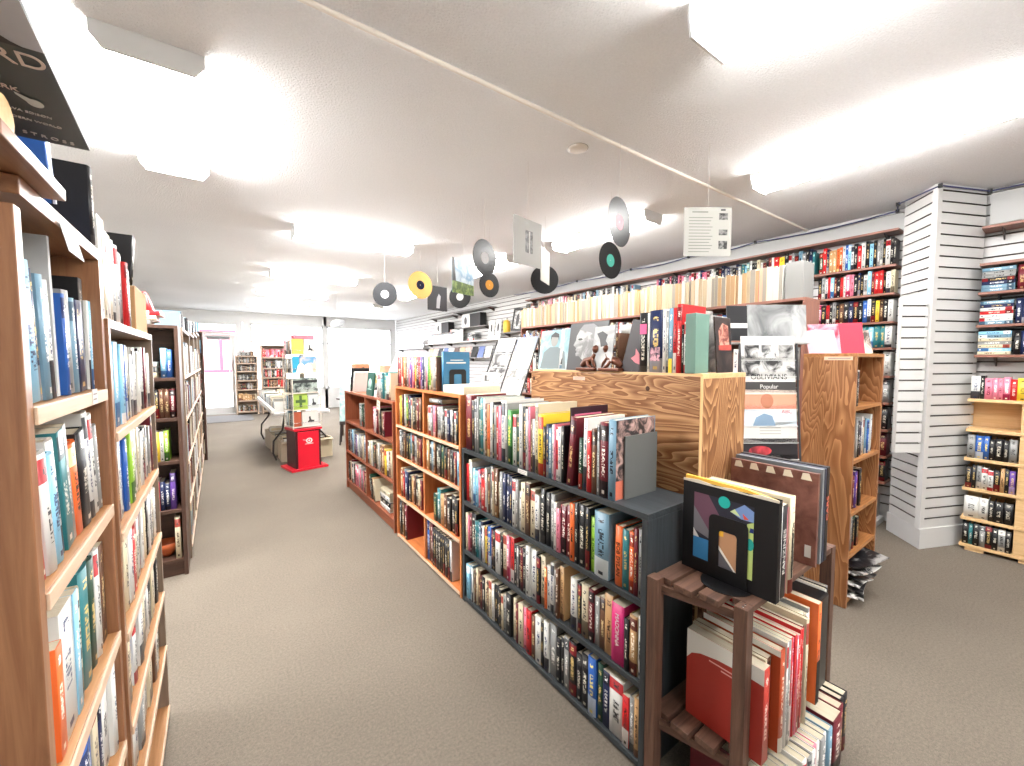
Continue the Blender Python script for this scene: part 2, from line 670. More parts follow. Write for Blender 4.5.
def popcorn():
    m, nt, b = new_mat('popcorn_plaster')
    v = objco(nt)
    f1 = noise(nt, v, 95, 4, 0.65)
    f2 = noise(nt, v, 0.7, 2, 0.5)
    nt.links.new(ramp(nt, mth(nt, 'ADD', mth(nt, 'MULTIPLY', f1, 0.5), mth(nt, 'MULTIPLY', f2, 0.5)), [(0.35, rgb(226, 227, 229)), (0.65, rgb(238, 239, 241))]), b.inputs['Base Color'])
    b.inputs['Roughness'].default_value = 0.95
    bump(nt, b, ramp(nt, f1, [(0.4, (0, 0, 0, 1)), (0.64, (1, 1, 1, 1))]), 0.6, 0.007)
    return m


structure(MB().box(XL, Y0, -0.05, XR + 0.1, Y1 + 0.1, 0).build('floor', carpet()), 'taupe loop pile carpet floor')
structure(MB().box(XL, Y0, ZC, XR + 0.1, Y1 + 0.1, ZC + 0.06).build('ceiling', popcorn()), 'off-white popcorn textured ceiling')
structure(MB().box(XL - 0.1, Y0, 0, XL, Y1, ZC).build('wall_left', WHITE), 'plain white side wall')
structure(MB().box(XL - 0.1, Y0 - 0.1, 0, XR + 0.1, Y0, ZC).build('wall_front', WHITE), 'plain white wall behind the viewer')

SLAT = flat('slatwall_white', (200, 200, 198), 0.5)
SLATW = flat('white_slatwall_laminate', (196, 196, 195), 0.5)
SLOT = flat('slot_raw', (96, 91, 86), 0.8)  # groove faces coloured dark to stand in for the shade inside the slots


def slat_profile(z0, z1, pitch=0.0825, groove=0.012, deep=0.022, cut=0.006):
    """(depth, z) outline of slatwall boards; depth 0 is the face"""
    p = [(0, z0)]
    z = z0 + pitch
    while z < z1 - 0.02:
        p += [(0, z - groove), (deep, z - groove + 0.001), (deep, z), (cut * 0, z)]
        z += pitch
    p.append((0, z1))
    return p


def slat_face(mb, p0, p1, z0, z1, mi=0):
    """slatwall between two floor points; its face looks to the left of p0 -> p1 turned by -90 degrees"""
    d = Vector((p1[0] - p0[0], p1[1] - p0[1], 0)).normalized()
    nrm = Vector((d.y, -d.x, 0))
    prof = slat_profile(z0, z1)
    for (a, za), (b, zb) in zip(prof, prof[1:]):
        q = []
        for (pt, dep, z) in ((p0, a, za), (p1, a, za), (p1, b, zb), (p0, b, zb)):
            q.append((pt[0] - nrm.x * dep, pt[1] - nrm.y * dep, z))
        mb.face(q, mi if a == 0 and b == 0 else mi + 1)


mb = MB()
mb.box(XR + 0.025, Y0, 0, XR + 0.1, Y1, ZC)
slat_face(mb, (XR, Y1), (XR, Y0), 0.09, ZC)
structure(mb.build('wall_right', [SLATW, SLOT]), 'white slatwall along the whole side of the shop')

# slatwall pillar that juts out of the wall
A, Bp, Cp, Dp = (4.79, 0.945), (4.49, 0.70), (4.95, 0.50), (5.0, 0.50)
mb = MB()
slat_face(mb, A, (4.515, 0.735), 0.16, ZC)
slat_face(mb, (4.535, 0.683), Cp, 0.16, ZC)
mb.prism([(4.515, 0.735), (4.49, 0.70), (4.535, 0.683), (4.55, 0.72)], 0.16, ZC, 'z')
mb.prism([(4.82, 0.945), (4.555, 0.735), (4.57, 0.705), (4.96, 0.54), (5.0, 0.54), (5.0, 0.945)], 0.0, ZC - 0.002, 'z')
structure(mb.build('wall_pillar', [SLAT, SLOT]), 'white slatwall pillar jutting out between the wall shelves')
mb = MB()
mb.prism([(4.77, 0.955), (4.475, 0.695), (4.95, 0.49), (4.96, 0.51), (4.50, 0.715), (4.80, 0.945)], 0.0, 0.16, 'z')
structure(mb.build('baseboard_pillar', WHITE, bevel=0.003), 'white skirting around the foot of the pillar')

# the small loose slatwall panel beside the pillar
t = empty('slatwall_panel', (4.322, 0.835, 0), math.atan2(0.69 - 0.85, 4.475 - 4.31) * 0 - math.radians(35.7), 'narrow white slatwall panel hung beside the pillar, ending above the floor', 'display panel')
mb = MB()
slat_face(mb, (0.0, 0.0), (0.2, 0.0), 0.77, 1.98)
mb.box(0.0, 0.0225, 0.77, 0.2, 0.028, 1.98)
mb.build('panel_board', [SLAT, SLOT], t)
mb = MB()
mb.box(-0.006, -0.001, 0.77, -0.0005, 0.028, 1.98)
mb.build('edge_trim', flat('edge_grey', (190, 188, 184), 0.5), t)

# back wall with door and windows (shop front)
mb = MB()
for b in ((XL, -0.62), (0.62, 0.78), (2.72, 2.8), (4.86, XR)):
    mb.box(b[0], Y1, 0, b[1], Y1 + 0.1, ZC)
mb.box(-0.62, Y1, 2.55, 0.62, Y1 + 0.1, ZC)
mb.box(0.78, Y1, 2.55, 4.86, Y1 + 0.1, ZC)
mb.box(0.78, Y1, 0, 4.86, Y1 + 0.1, 0.6)
structure(mb.build('wall_back', WHITE), 'white shop front wall at the far end')


def glass():
    m, nt, b = new_mat('clear_glass')
    b.inputs['Base Color'].default_value = (1, 1, 1, 1)
    b.inputs['Roughness'].default_value = 0.02
    b.inputs['IOR'].default_value = 1.05
    b.inputs['Transmission Weight'].default_value = 1.0
    return m


GLASS = glass()
for i, (a, b) in enumerate(((0.78, 2.72), (2.8, 4.86))):
    t = structure(empty('window_%d' % (i + 1), ((a + b) / 2, Y1 + 0.05, 0.6)), 'large shop window in a white frame')
    w = (b - a) / 2
    mb = MB()
    for q in ((-w, -0.03, 0, -w + 0.05, 0.03, 1.95), (w - 0.05, -0.03, 0, w, 0.03, 1.95), (-w, -0.03, 0, w, 0.03, 0.06), (-w, -0.03, 1.89, w, 0.03, 1.95), (-w, -0.03, 1.4, w, 0.03, 1.44)):
        mb.box(*q)
    mb.build('window_frame', WHITE, t, bevel=0.003)
    MB().box(-w + 0.05, -0.003, 0.06, w - 0.05, 0.003, 1.89).build('pane', GLASS, t)
t = structure(empty('door_1', (0, Y1 + 0.03, 0)), 'glazed white shop door with daylight behind')
mb = MB()
for q in ((-0.6, -0.05, 0, -0.5, 0.06, 2.55), (0.44, -0.05, 0, 0.6, 0.06, 2.55), (-0.5, -0.05, 2.2, 0.44, 0.06, 2.27), (-0.5, -0.05, 2.47, 0.44, 0.06, 2.55)):
    mb.box(*q)
mb.build('door_frame', WHITE, t, bevel=0.003)
mb = MB()
for q in ((-0.49, -0.02, 0.01, -0.41, 0.025, 2.19), (0.33, -0.02, 0.01, 0.43, 0.025, 2.19), (-0.41, -0.02, 0.01, 0.33, 0.025, 0.2), (-0.41, -0.02, 2.1, 0.33, 0.025, 2.19)):
    mb.box(*q)
mb.build('door_leaf', WHITE, t, bevel=0.003)
MB().box(-0.41, -0.004, 0.2, 0.33, 0.004, 2.1).build('door_pane', GLASS, t)
MB().box(-0.2, -0.09, 2.06, 0.3, -0.02, 2.14).build('door_closer', GREYP, t, bevel=0.006)
MB().tube([(0.28, -0.02, 0.95), (0.28, -0.07, 0.97), (0.28, -0.07, 1.25), (0.28, -0.02, 1.27)], 0.011).build('door_handle', CHROME, t)
structure(MB().box(-0.72, 13.786, 0, -0.62, 13.8, 2.6).build('trim_1', WHITE), 'white door casing strip')

# outside
structure(MB().box(-14, 14.0, -0.12, 18, 40, -0.06).build('pavement', flat('pale_concrete', (205, 203, 198), 0.9)), 'pale pavement outside the shop')
t = empty('street_kiosk', (-0.6, 22.5, -0.06), 0, 'red framed kiosk standing outside, seen through the glass door', 'kiosk')
KR = flat('kiosk_red', (206, 44, 60), 0.5)
MB().box(-1.3, 0, 0, 1.6, 1.6, 1.0).build('kiosk_base', flat('kiosk_pale', (224, 214, 210), 0.6), t)
mb = MB()
for x in (-1.3, -0.3, 0.7, 1.5):
    mb.box(x, -0.02, 1.0, x + 0.12, 1.58, 2.7)
mb.box(-1.35, -0.05, 2.6, 1.65, 1.6, 2.9)
mb.box(-1.3, -0.03, 1.0, 1.6, 0.1, 1.12)
mb.build('kiosk_frame', KR, t)
MB().box(-1.25, 0.7, 1.0, 1.5, 0.74, 2.6).build('kiosk_pane', flat('kiosk_inside', (220, 190, 190), 0.4), t)

# ------------------------------------------------------------------ ceiling fixtures
LENS = emit('lamp_lens', (255, 253, 250), 14.0)
LENS2 = emit('lamp_lens_soft', (255, 253, 250), 8.5)
LENS_FILL = emit('lamp_lens_dim', (255, 253, 250), 8.0)
TUBE = emit('lamp_tube', (255, 253, 250), 15.0)


def wrap_light(x, y, along, label, L=1.27, w=0.3, lens=None):
    t = empty('ceiling_light', (x, y, ZC), 0 if along == 'y' else -PI / 2, label, 'ceiling light', 'wraparound fluorescent ceiling lights')
    hw, hl = w / 2, L / 2
    MB().box(-hw + 0.004, -hl + 0.012, -0.024, hw - 0.004, hl - 0.012, 0).build('housing', WHITE, t, bevel=0.002)
    prof = [(-hw + 0.005, -0.0245)]
    for k in range(9):
        a = PI * k / 8
        prof.append((-(hw - 0.005) * math.cos(a) * (0.97 if 0 < k < 8 else 1), -0.045 - 0.055 * math.sin(a) ** 0.6))
    prof.append((hw - 0.005, -0.0245))
    MB().prism(prof, -hl + 0.012, hl - 0.012, 'y', 0, False).build('lens', lens or LENS, t)
    pe = [(-hw, 0.0)] + [(-hw, -0.05), (-hw * 0.8, -0.1), (hw * 0.8, -0.1), (hw, -0.05)] + [(hw, 0.0)]
    for a, b in ((-hl, -hl + 0.012), (hl - 0.012, hl)):
        MB().prism(pe, a, b, 'y').build('end_cap', flat('lamp_end_grey', (200, 200, 198), 0.5), t, bevel=0.002)
    return t


wrap_light(-0.185, 2.98, 'y', 'wide white ceiling light above the walnut bookcases, ends towards the entrance', L=1.3, w=0.37)
for k, (x, y) in enumerate(((1.28, 4.72), (1.3, 7.15), (1.25, 9.1), (1.22, 11.2))):
    wrap_light(x, y, 'x', ['crosswise ceiling light over the aisle nearest the wide walnut-side light', 'crosswise ceiling light over the aisle, second from the walnut-side light', 'crosswise ceiling light over the aisle, third towards the entrance', 'crosswise ceiling light over the aisle closest to the shop entrance'][k], L=1.24, w=0.26)
for k, (x, y) in enumerate(((3.3, 0.84), (3.25, 2.95), (3.15, 4.95), (3.2, 7.7), (3.2, 10.6))):
    wrap_light(x, y, 'y', ['lengthwise ceiling light nearest the slatwall pillar', 'lengthwise ceiling light behind the pair of hanging records with pink and turquoise labels', 'lengthwise ceiling light behind the hanging white sleeve', 'lengthwise ceiling light over the white slatwall shelves', 'lengthwise ceiling light by the far corner of the slatwall'][k], L=1.25, w=0.26, lens=LENS2)
for k, (x, y, a) in enumerate(((-2.0, 3.2, 'y'), (-2.0, 6.6, 'y'), (0.9, -1.3, 'x'), (3.3, -1.3, 'y'))):  # unseen fixtures added as fill, to brighten the ceiling and near faces
    wrap_light(x, y, a, ['lengthwise ceiling light over the side aisle behind the walnut bookcases', 'lengthwise ceiling light behind the taupe aisle bookcases', 'crosswise ceiling light behind the viewer over the aisle', 'lengthwise ceiling light behind the viewer by the pine unit'][k], L=1.25, w=0.26, lens=LENS if k < 2 else LENS_FILL)
# bare tube strip
t = empty('strip_light', (1.62, 0.28, ZC), 0, 'open strip light with two bare tubes at the top of the room', 'ceiling light')
MB().box(-0.07, -0.64, -0.05, 0.07, 0.64, 0).build('housing', WHITE, t, bevel=0.003)
for s in (-1, 1):
    MB().tube([(s * 0.075, -0.6, -0.085), (s * 0.075, 0.6, -0.085)], 0.019, 12).build('tube', TUBE, t)
for a, b in ((-0.65, -0.64), (0.64, 0.65)):
    MB().prism([(-0.135, 0), (-0.135, -0.05), (-0.12, -0.12), (0.12, -0.12), (0.135, -0.05), (0.135, 0)], a, b, 'y').build('end_plate', WHITE, t, bevel=0.002)

o = MB().tube([(0.26, 1.74, ZC - 0.012), (2.5, 1.745, ZC - 0.012), (4.96, 1.72, ZC - 0.012)], 0.011, 8).build('conduit', flat('conduit_white', (222, 214, 204), 0.6))
tag(o, 'thin painted conduit running straight across the ceiling', 'conduit')
t = empty('smoke_detector', (1.9, 1.93, ZC), 0, 'flat round cover plate on the bare ceiling beside the conduit', 'ceiling plate')
MB().lathe([(0.001, -0.012), (0.05, -0.012), (0.06, -0.006), (0.062, 0)], 28).build('cover_plate', flat('plate_cream', (214, 207, 198), 0.7), t)
MB().lathe([(0.062, -0.002), (0.066, -0.002), (0.066, 0)], 28).build('rim', flat('rim_grey', (150, 145, 138), 0.7), t)

# blue cable along the top of the wall
pts = []
cable = [(4.93, 6.8), (4.93, 5.0), (4.93, 3.9), (4.93, 3.0), (4.93, 2.2), (4.93, 1.02), (4.72, 0.975), (4.475, 0.69), (4.94, 0.485), (4.95, 0.3), (4.95, -0.5), (4.95, -1.6)]
for (a, b), (c, d) in zip(cable, cable[1:]):
    for k in range(4):
        s = k / 4
        sag = 0.03 * math.sin(PI * s) if abs(b - d) > 0.6 else 0
        pts.append((a + (c - a) * s, b + (d - b) * s, ZC - 0.025 - sag))
t = empty('wall_cable', (4.93, 3.0, ZC), 0, 'slim dark blue cable hooked along the top of the slatwall', 'cable')
o = MB().tube(pts, 0.006, 6).build('cable', flat('cable_blue', (62, 66, 110), 0.5))
o.parent = t
o.matrix_parent_inverse = Matrix.Translation((-4.93, -3.0, -ZC))
for a, b in cable[1:10]:
    o = MB().box(a - 0.012, b - 0.012, ZC - 0.04, a + 0.012, b + 0.012, ZC - 0.012).build('cable_clip', BLACK)
    o.parent = t
    o.matrix_parent_inverse = Matrix.Translation((-4.93, -3.0, -ZC))


# ------------------------------------------------------------------ bookcases
def bookcase(name, label, fr, w, h, d, tops, mat, th=0.02, back=True, divs=(), kick=0.0, inner=None, edge=None, top=True, group=None, sides=(1, 1), topover=0.0, top_from=None):
    """open bookcase in a frame: tops = heights of the upper faces of its shelves"""
    inner = inner or mat
    t = bpy.data.objects.new(name, None)
    t.empty_display_size = 0.05
    COL.objects.link(t)
    t.matrix_world = fr.m
    tag(t, label, 'bookcase', group)
    if sides[0]:
        boxpart('side_panel', (0, 0, 0, th, d, h - th - (0.02 if top_from else 0)), mat['z'], t)
    if sides[1]:
        boxpart('side_panel', (w - th, 0, 0, w, d, h - th), mat['z'], t)
    if top:
        boxpart('top_panel', (-topover if top_from is None else top_from, -topover, h - th, w + topover, d, h), mat['x'], t)
    if back:
        boxpart('back_panel', (th, d - 0.006, 0, w - th, d, h - th), inner['x'], t, 0)
    xs = [th] + [x for x in divs] + [w - th]
    for z in tops:
        o = boxpart('shelf', (th + 0.0005, 0.001, z - th, w - th - 0.0005, d - 0.0065, z), inner['x'], t)
        if edge:
            boxpart('shelf_edge', (th + 0.0005, -0.004, z - th, w - th - 0.0005, 0.0005, z), edge['x'], o, 0.001)
    if kick:
        boxpart('kick_board', (th, 0.02, 0, w - th, 0.034, kick - th), mat['x'], t)
    lv = sorted(list(tops)) + [h - th if top else h]
    for x in divs:
        for a, b in zip(lv, lv[1:]):
            boxpart('divider', (x - th / 2, 0.002, a + 0.0005, x + th / 2, d - 0.0065, b - (th if b in tops else 0) - 0.0005), inner['z'], t)
    return t


def sticker(fr, x, y, z, w, h, label, m=None, tilt=0.0, tags=True, rz=0.0):
    o = MB().box(-w / 2, -0.0012, -h / 2, w / 2, 0, h / 2).build('shelf_label', m or CARD)
    o.matrix_world = fr.m @ Matrix.Translation((x, y, z)) @ Matrix.Rotation(rz, 4, 'Z') @ Matrix.Rotation(tilt, 4, 'Y')
    # faint printed lines
    q = MB()
    for k in range(2):
        q.box(-w * 0.38, -0.0016, h * (0.22 - 0.36 * k), w * (0.38 - 0.1 * k), -0.0012, h * (0.1 - 0.36 * k))
    q.build('printed_line', flat('soft_ink', (150, 140, 135), 0.7), o)
    tag(o, label, 'label', 'shelf labels')
    return o


# --- black bookcase in the middle row
FK = Frame(1.2, 2.2, -PI / 2)
bookcase('bookcase', 'low black-stained bookcase packed with biographies, third in the middle row', FK, 1.34, 0.962, 0.3, (0.035, 0.335, 0.64), W_BLACK, th=0.024)
sticker(FK, 0.62, -0.0015, 0.952, 0.075, 0.022, 'small white label on the black bookcase top edge')
G = 'books in the black bookcase'
row(FK, 0.03, 0.60, 0.9622, 0.012, 'm1.7:.33 k.7:.3 g.5 g.5 d.6:.31 t.6 w.5:.32 B.6 o.5 w.6 k.5:.31 g.6 r.6 p.5 w.8:.325 g.7:.31 e.7:.28 w.6:.26 d.6:.25 w.6', 'orange bookcase', "black bookcase's top", 'books standing on the black bookcase', h=(0.28, 0.325), d=0.27, yj=0.006)
row(FK, 0.602, 0.90, 0.9622, 0.012, 'k1.2:.31 w.7:.3 p.6:.31 B.5 w.6 c1:.33 y1.1:.285 k.9:.23 n.9:.245 s.8:.23 w.5 p.6:.25 r.7:.24 w.8 k.6:.25', 'yellow picture book', "black bookcase's top", 'books standing on the black bookcase', h=(0.235, 0.26), d=0.25, yj=0.004)
# leaning and large books at the crate end of the top
top_end = [
    (0.915, 0.035, 0.30, 'm', 'hardcover_book', 'leaning maroon hardback beside the yellow and green volume on the black bookcase', 0.09, 0.255),
    (0.985, 0.022, 0.215, 'd', 'hardcover_book', 'dark green hardback with cream bands low among the leaning books', 0.03, 0.2),
    (1.012, 0.02, 0.30, 'w', 'softcover_book', 'white softcover with black lettering left of the bright red spine', 0.02, 0.23),
    (1.035, 0.024, 0.25, 'r', 'hardcover_book', 'bright red hardback between the white and the ribbed brown book', 0.0, 0.2),
    (1.061, 0.026, 0.262, 'B', 'hardcover_book', 'dark brown hardback with ribbed gilt lines beside the bright red one', 0.0, 0.21),
    (1.089, 0.014, 0.285, 'g', 'softcover_book', 'slim grey softcover squeezed between ribbed brown and plain maroon books', 0.0, 0.2),
    (1.105, 0.04, 0.295, 'm', 'hardcover_book', 'wide plain maroon hardback next to the large blue-grey volume', 0.0, 0.235),
    (1.148, 0.036, 0.31, 's', 'hardcover_book', 'large blue-grey spined volume with pictured cover ending the top row', 0.0, 0.24),
]
made = []
for x, tt, h, code, nm, lab, ln, dd in top_end:
    o = book(FK, x, 0.014, 0.9624, tt, h, dd, code, nm, ln)
    tag(o, lab, 'book', 'books standing on the black bookcase')
    made.append(o)
# picture cover of the last one: photo above, dark board in front
art = MB()
art.box(0.0363, 0.001, 0.002, 0.0368, 0.235, 0.308)
art.build('cover_picture', print_mat('floral_photo', (40, 34, 36), (190, 158, 150), 22, 0.52, 0.1), made[-1])
MB().box(0.0363, 0.0, 0.003, 0.0372, 0.05, 0.075).build('cover_block', flat('salmon_block', (206, 112, 88), 0.5), made[-1])
o = MB().box(0, 0, 0, 0.008, 0.2, 0.245).build('board_folder', flat('slate_board', (92, 94, 92), 0.5), bevel=0.001)
o.matrix_world = FK.m @ Matrix.Translation((1.187, 0.055, 0.9625))
tag(o, 'dark grey board propped against the large blue-grey volume on black bookcase', 'board')
o = MB().box(0, 0, 0, 0.008, 0.235, 0.33).build('booklet', flat('plum_cover', (52, 30, 40), 0.4), bevel=0.0008)
o.matrix_world = FK.m @ Matrix.Translation((0.902, 0.045, 0.9626))
tag(o, 'tall dark pictured booklet with pink title behind the leaning maroon book', 'booklet')
MB().box(0.008, 0.02, 0.262, 0.0086, 0.19, 0.3).build('title_strip', flat('title_pink', (222, 120, 150), 0.5), o)

r1 = row(FK, 0.028, 0.94, 0.64, 0.01, 'r.7:.23 c1:.26 w.8:.25 l1.2:.22 l.8:.21 p.7:.22 n.5:.2 r1.4:.235 w.6 B.7 g1.1:.27 c.7 B1.2:.27 c.6:.2 g.7:.26 n1.2:.26 n1.2:.262 n1:.258 w.9:.25 g.8 w.6:.2 c1:.25 B1:.26 c.9:.24 w1:.22 k1.4:.26 k1:.25 g1.1:.25 w.8:.22 p.7:.2 m1:.22 m1:.23', 'orange bookcase', "black bookcase's upper row", G, h=(0.215, 0.26), d=0.18)
row(FK, 0.942, 1.16, 0.64, 0.008, 'o1.1:.25 k.9:.26 k1.6:.26 k1:.258 G.8:.225 s2.2:.262', 'maroon pair', "black bookcase's upper row end", G, h=(0.24, 0.26), d=0.2, soft=0.1)
bd = row(FK, 1.185, 1.31, 0.64, 0.008, 'o1.5:.232 t1.3:.228 o1.1:.23 m.9:.25 g.8:.252', 'steel-blue volume', "black bookcase's upper row end", G, h=(0.23, 0.25), d=0.17, soft=0.1)
row(FK, 0.028, 0.24, 0.335, 0.01, 'c.9:.23 p.7 m.8:.24 k2:.25 t.7:.215 t.7:.22 s.7:.215 n.8 w.7:.21', 'orange bookcase', "black bookcase's middle row", G, h=(0.21, 0.24), d=0.18, lean=-0.0)
row(FK, 0.242, 0.90, 0.335, 0.01, 'y.7:.21 k.8 b1.2:.23 m.8:.22 k.9 w1.6:.235 k1:.22 c1.2:.24 p1.2:.24 r1.3:.24 k.8 g.7 k.9:.22 m.8 k.8:.23 w1.5:.25 w1.4:.245 k1:.23 c1.3:.24 o.7:.2 w.9:.21 w1.1:.235 g.9:.21 B1.1:.23 T1.1:.245', 'far black volume', "black bookcase's middle row", G, h=(0.2, 0.235), d=0.18)
row(FK, 0.945, 1.175, 0.335, 0.012, 'w1.2 k1 c1.2 m1 g1.1 B1.2 T1.2:.245', 'magenta spine', "black bookcase's middle row end", G, h=(0.2, 0.235), d=0.17)
md = row(FK, 1.178, 1.312, 0.335, 0.008, 'M2.4:.235 k.8:.2 T1.1:.225 w.9:.23', 'tan boards', "black bookcase's middle row corner", G, h=(0.2, 0.235), d=0.18, soft=0.2)
row(FK, 0.03, 0.50, 0.035, 0.01, 'l1.1:.21 s.9:.215 w.7 B.8 c.7 B.8 m.7:.2 k1 c1.1 B.8 c.8 w.7 k1.2:.22 k1 k.8 c.7 g.7:.2 k1.4:.23', 'orange bookcase', "black bookcase's bottom row", G, h=(0.195, 0.225), d=0.17)
row(FK, 0.515, 1.312, 0.035, 0.01, 'c1:.225 m.7 c1.1:.22 p.7 r1.1:.225 B1:.215 w1.3:.235 k.7 w1.3:.24 g1.6:.25 k.9 k.8 g1:.24 k1.4:.24 k.9:.21 k1.1:.23 b1.3:.245 d1.2:.24 n.9:.23 w1.7:.235 r.9:.2 g.8:.21 T.7', 'wide black spine', "black bookcase's bottom row", G, h=(0.2, 0.24), d=0.18)


def plain(o):
    c = [k for k in PAL if o.data.materials[0].name.startswith('cover_%s_' % PAL[k][0])][0]
    o.data.materials[0] = flat('plain_' + PAL[c][0], PAL[c][1], 0.4)


def spine_title(o, s, size, m, zfrac, tw):
    plain(o)
    t = o.data.vertices
    th = max(v.co.x for v in t)
    hh = max(v.co.z for v in t)
    return text_mesh('title_lettering', s, size, m, o, (th / 2, -0.0058, hh * zfrac), (PI / 2, PI / 2, 0), sx=tw)


spine_title(bd[0], 'BOB DYLAN', 0.024, INK, 0.45, 1.0)
spine_title(md[0], 'MADONNA', 0.026, CARD, 0.58, 0.95)

# --- orange bookcase with the leather bindings
FO = Frame(1.2, 3.345, -PI / 2)
bookcase('bookcase', 'orange pine bookcase of leather-bound classics between the red and black bookcases', FO, 1.13, 1.285, 0.3, (0.035, 0.37, 0.705, 0.965), W_ORANGE, divs=(0.565,), edge=W_EDGE)
GL = 'leather-bound classics'
row(FO, 0.03, 0.78, 1.2855, 0.012, 'm1.2 r1 c.9 r.9 o1 T1 B1.3 g.8 p.8 u1.2 p1 r1.1 y.9 k.8 m.9 r1 u1 n.9 g.9 p.8 e.8 G1.3 c.9 g1.1 B.8', 'red bookcase', "orange bookcase's top", 'coloured volumes on the orange bookcase', h=(0.232, 0.24), d=0.17, name='hardcover_book', yj=0.004)
row(FO, 0.028, 0.50, 0.965, 0.012, 'T1.1 y1 B.9 d.9 w.7 e.9 k1 n.9 c.6 k1.1 B1.2 m.9 B1', 'red bookcase', "orange bookcase's first tier", GL, h=(0.235, 0.26), d=0.17, name='leather_bound_book')
row(FO, 0.60, 1.08, 0.965, 0.012, 'T.9 w1 g.8 p.9 m.8 g1 g1 g1.1 k.7 w.9 n1 w.8 k1 w.9 k1', 'tier divider', "orange bookcase's first tier", 'books in the orange bookcase', h=(0.2, 0.225), d=0.17, name='hardcover_book')
o = book(FO, 0.60, 0.02, 1.2, 0.03, 0.2, 0.16, 'g', 'hardcover_book', flat_=True)
o.matrix_world = FO.m @ Matrix.Translation((0.62, 0.03, 1.198)) @ Matrix.Rotation(PI / 2, 4, 'Y') @ Matrix.Translation((-0.03, 0, 0))
tag(o, 'grey hardback lying flat across the first tier of the orange bookcase', 'book', 'books in the orange bookcase')
row(FO, 0.028, 0.545, 0.705, 0.012, 'w1 g1.1 k1 B1 k1 d1 s1.1 k1 g.9 B1.2 m1 B1.2', 'red bookcase', "orange bookcase's second tier", GL, h=(0.2, 0.225), d=0.16, name='leather_bound_book')
row(FO, 0.58, 1.105, 0.705, 0.012, 'T1 k1 s1 B1 k1.1 k1 d1 k1 B1 k1 w.8 m.9 l1', 'tier divider', "orange bookcase's second tier", GL, h=(0.205, 0.225), d=0.16, name='leather_bound_book')
row(FO, 0.06, 0.50, 0.37, 0.012, 'T1 r.8 s1 n1 k1.2 T1.2 B1 k1.2 c.7 m1', 'red bookcase', "orange bookcase's third tier", GL, h=(0.21, 0.24), d=0.16, name='leather_bound_book')
row(FO, 0.70, 1.06, 0.37, 0.012, 'd1.1:.19 t1.4:.24 T1.1 B1.2 k1.4 k1.1 k1', 'tier divider', "orange bookcase's third tier", GL, h=(0.21, 0.25), d=0.16, name='leather_bound_book')
row(FO, 0.028, 0.12, 0.035, 0.012, 'k1 B1', 'red bookcase', "orange bookcase's bottom tier", GL, h=(0.28, 0.3), d=0.2, name='leather_bound_book')
o = book(FO, 0.15, 0.012, 0.0354, 0.05, 0.285, 0.22, 'm', 'leather_bound_book')
tag(o, 'large maroon leather volume with bare shelf beside it in the bottom tier', 'book', GL)
row(FO, 0.578, 0.68, 0.035, 0.012, 'b1.1 B1 m1', 'tier divider', "orange bookcase's bottom tier", GL, h=(0.28, 0.3), d=0.2, name='leather_bound_book')
row(FO, 0.682, 0.98, 0.035, 0.012, 'k1 k1 k1 k1 k1 k1 k1 k1 w.8', 'maroon spine', "orange bookcase's bottom set", 'uniform black set in the orange bookcase', h=(0.27, 0.272), d=0.2, name='leather_bound_book', yj=0.001)
# picture book with black bookend on the orange bookcase
o = book(FO, 0.80, 0.04, 1.2858, 0.03, 0.27, 0.2, 's', 'hardcover_book')
plain(o)
o.data.materials[0] = flat('sea_blue', (58, 116, 152), 0.4)
tag(o, 'large blue hardback held by the black bookend on the orange bookcase', 'book', 'coloured volumes on the orange bookcase')
MB().box(0.0301, 0.02, 0.19, 0.0306, 0.17, 0.2).build('cover_line', CARD, o)
MB().box(0.0301, 0.05, 0.21, 0.0306, 0.15, 0.216).build('cover_line', CARD, o)


def bookend(fr, x, y, z, label, w=0.13, h=0.15):
    t = bpy.data.objects.new('bookend', None)
    COL.objects.link(t)
    t.matrix_world = fr.m @ Matrix.Translation((x, y, z))
    tag(t, label, 'bookend', 'black bookends')
    r = 0.02
    out = [(0, 0), (w, 0)]
    for k in range(6):
        a = PI / 2 * k / 5
        out.append((w - r + r * math.cos(a), h - r + r * math.sin(a)))
    for k in range(6):
        a = PI / 2 + PI / 2 * k / 5
        out.append((r + r * math.cos(a), h - r + r * math.sin(a)))
    cx, cz = w / 2, h * 0.47
    inn = []
    n = len(out)
    for (px, pz) in out:
        inn.append((cx + (px - cx) * 0.46, max(h * 0.22, cz + (pz - cz) * 0.58)))
    mb = MB()
    for i in range(n):
        j = (i + 1) % n
        for xx in (0, 0.002):
            q = [(xx, *out[i]), (xx, *out[j]), (xx, *inn[j]), (xx, *inn[i])]
            mb.face(q if xx else q[::-1])
        mb.face([(0, *out[i]), (0, *out[j]), (0.002, *out[j]), (0.002, *out[i])])
        mb.face([(0, *inn[j]), (0, *inn[i]), (0.002, *inn[i]), (0.002, *inn[j])])
    mb.build('upright_plate', BLACK, t)
    foot = []
    for k in range(9):
        a = PI * k / 8
        foot.append((-(0.075 * math.sin(a)), w / 2 - (w / 2 + 0.016) * math.cos(a)))
    foot += [(0.0, w + 0.01), (0.0, -0.01)]
    MB().prism(foot, 0, 0.002, 'z').build('foot_plate', BLACK, t)
    return t


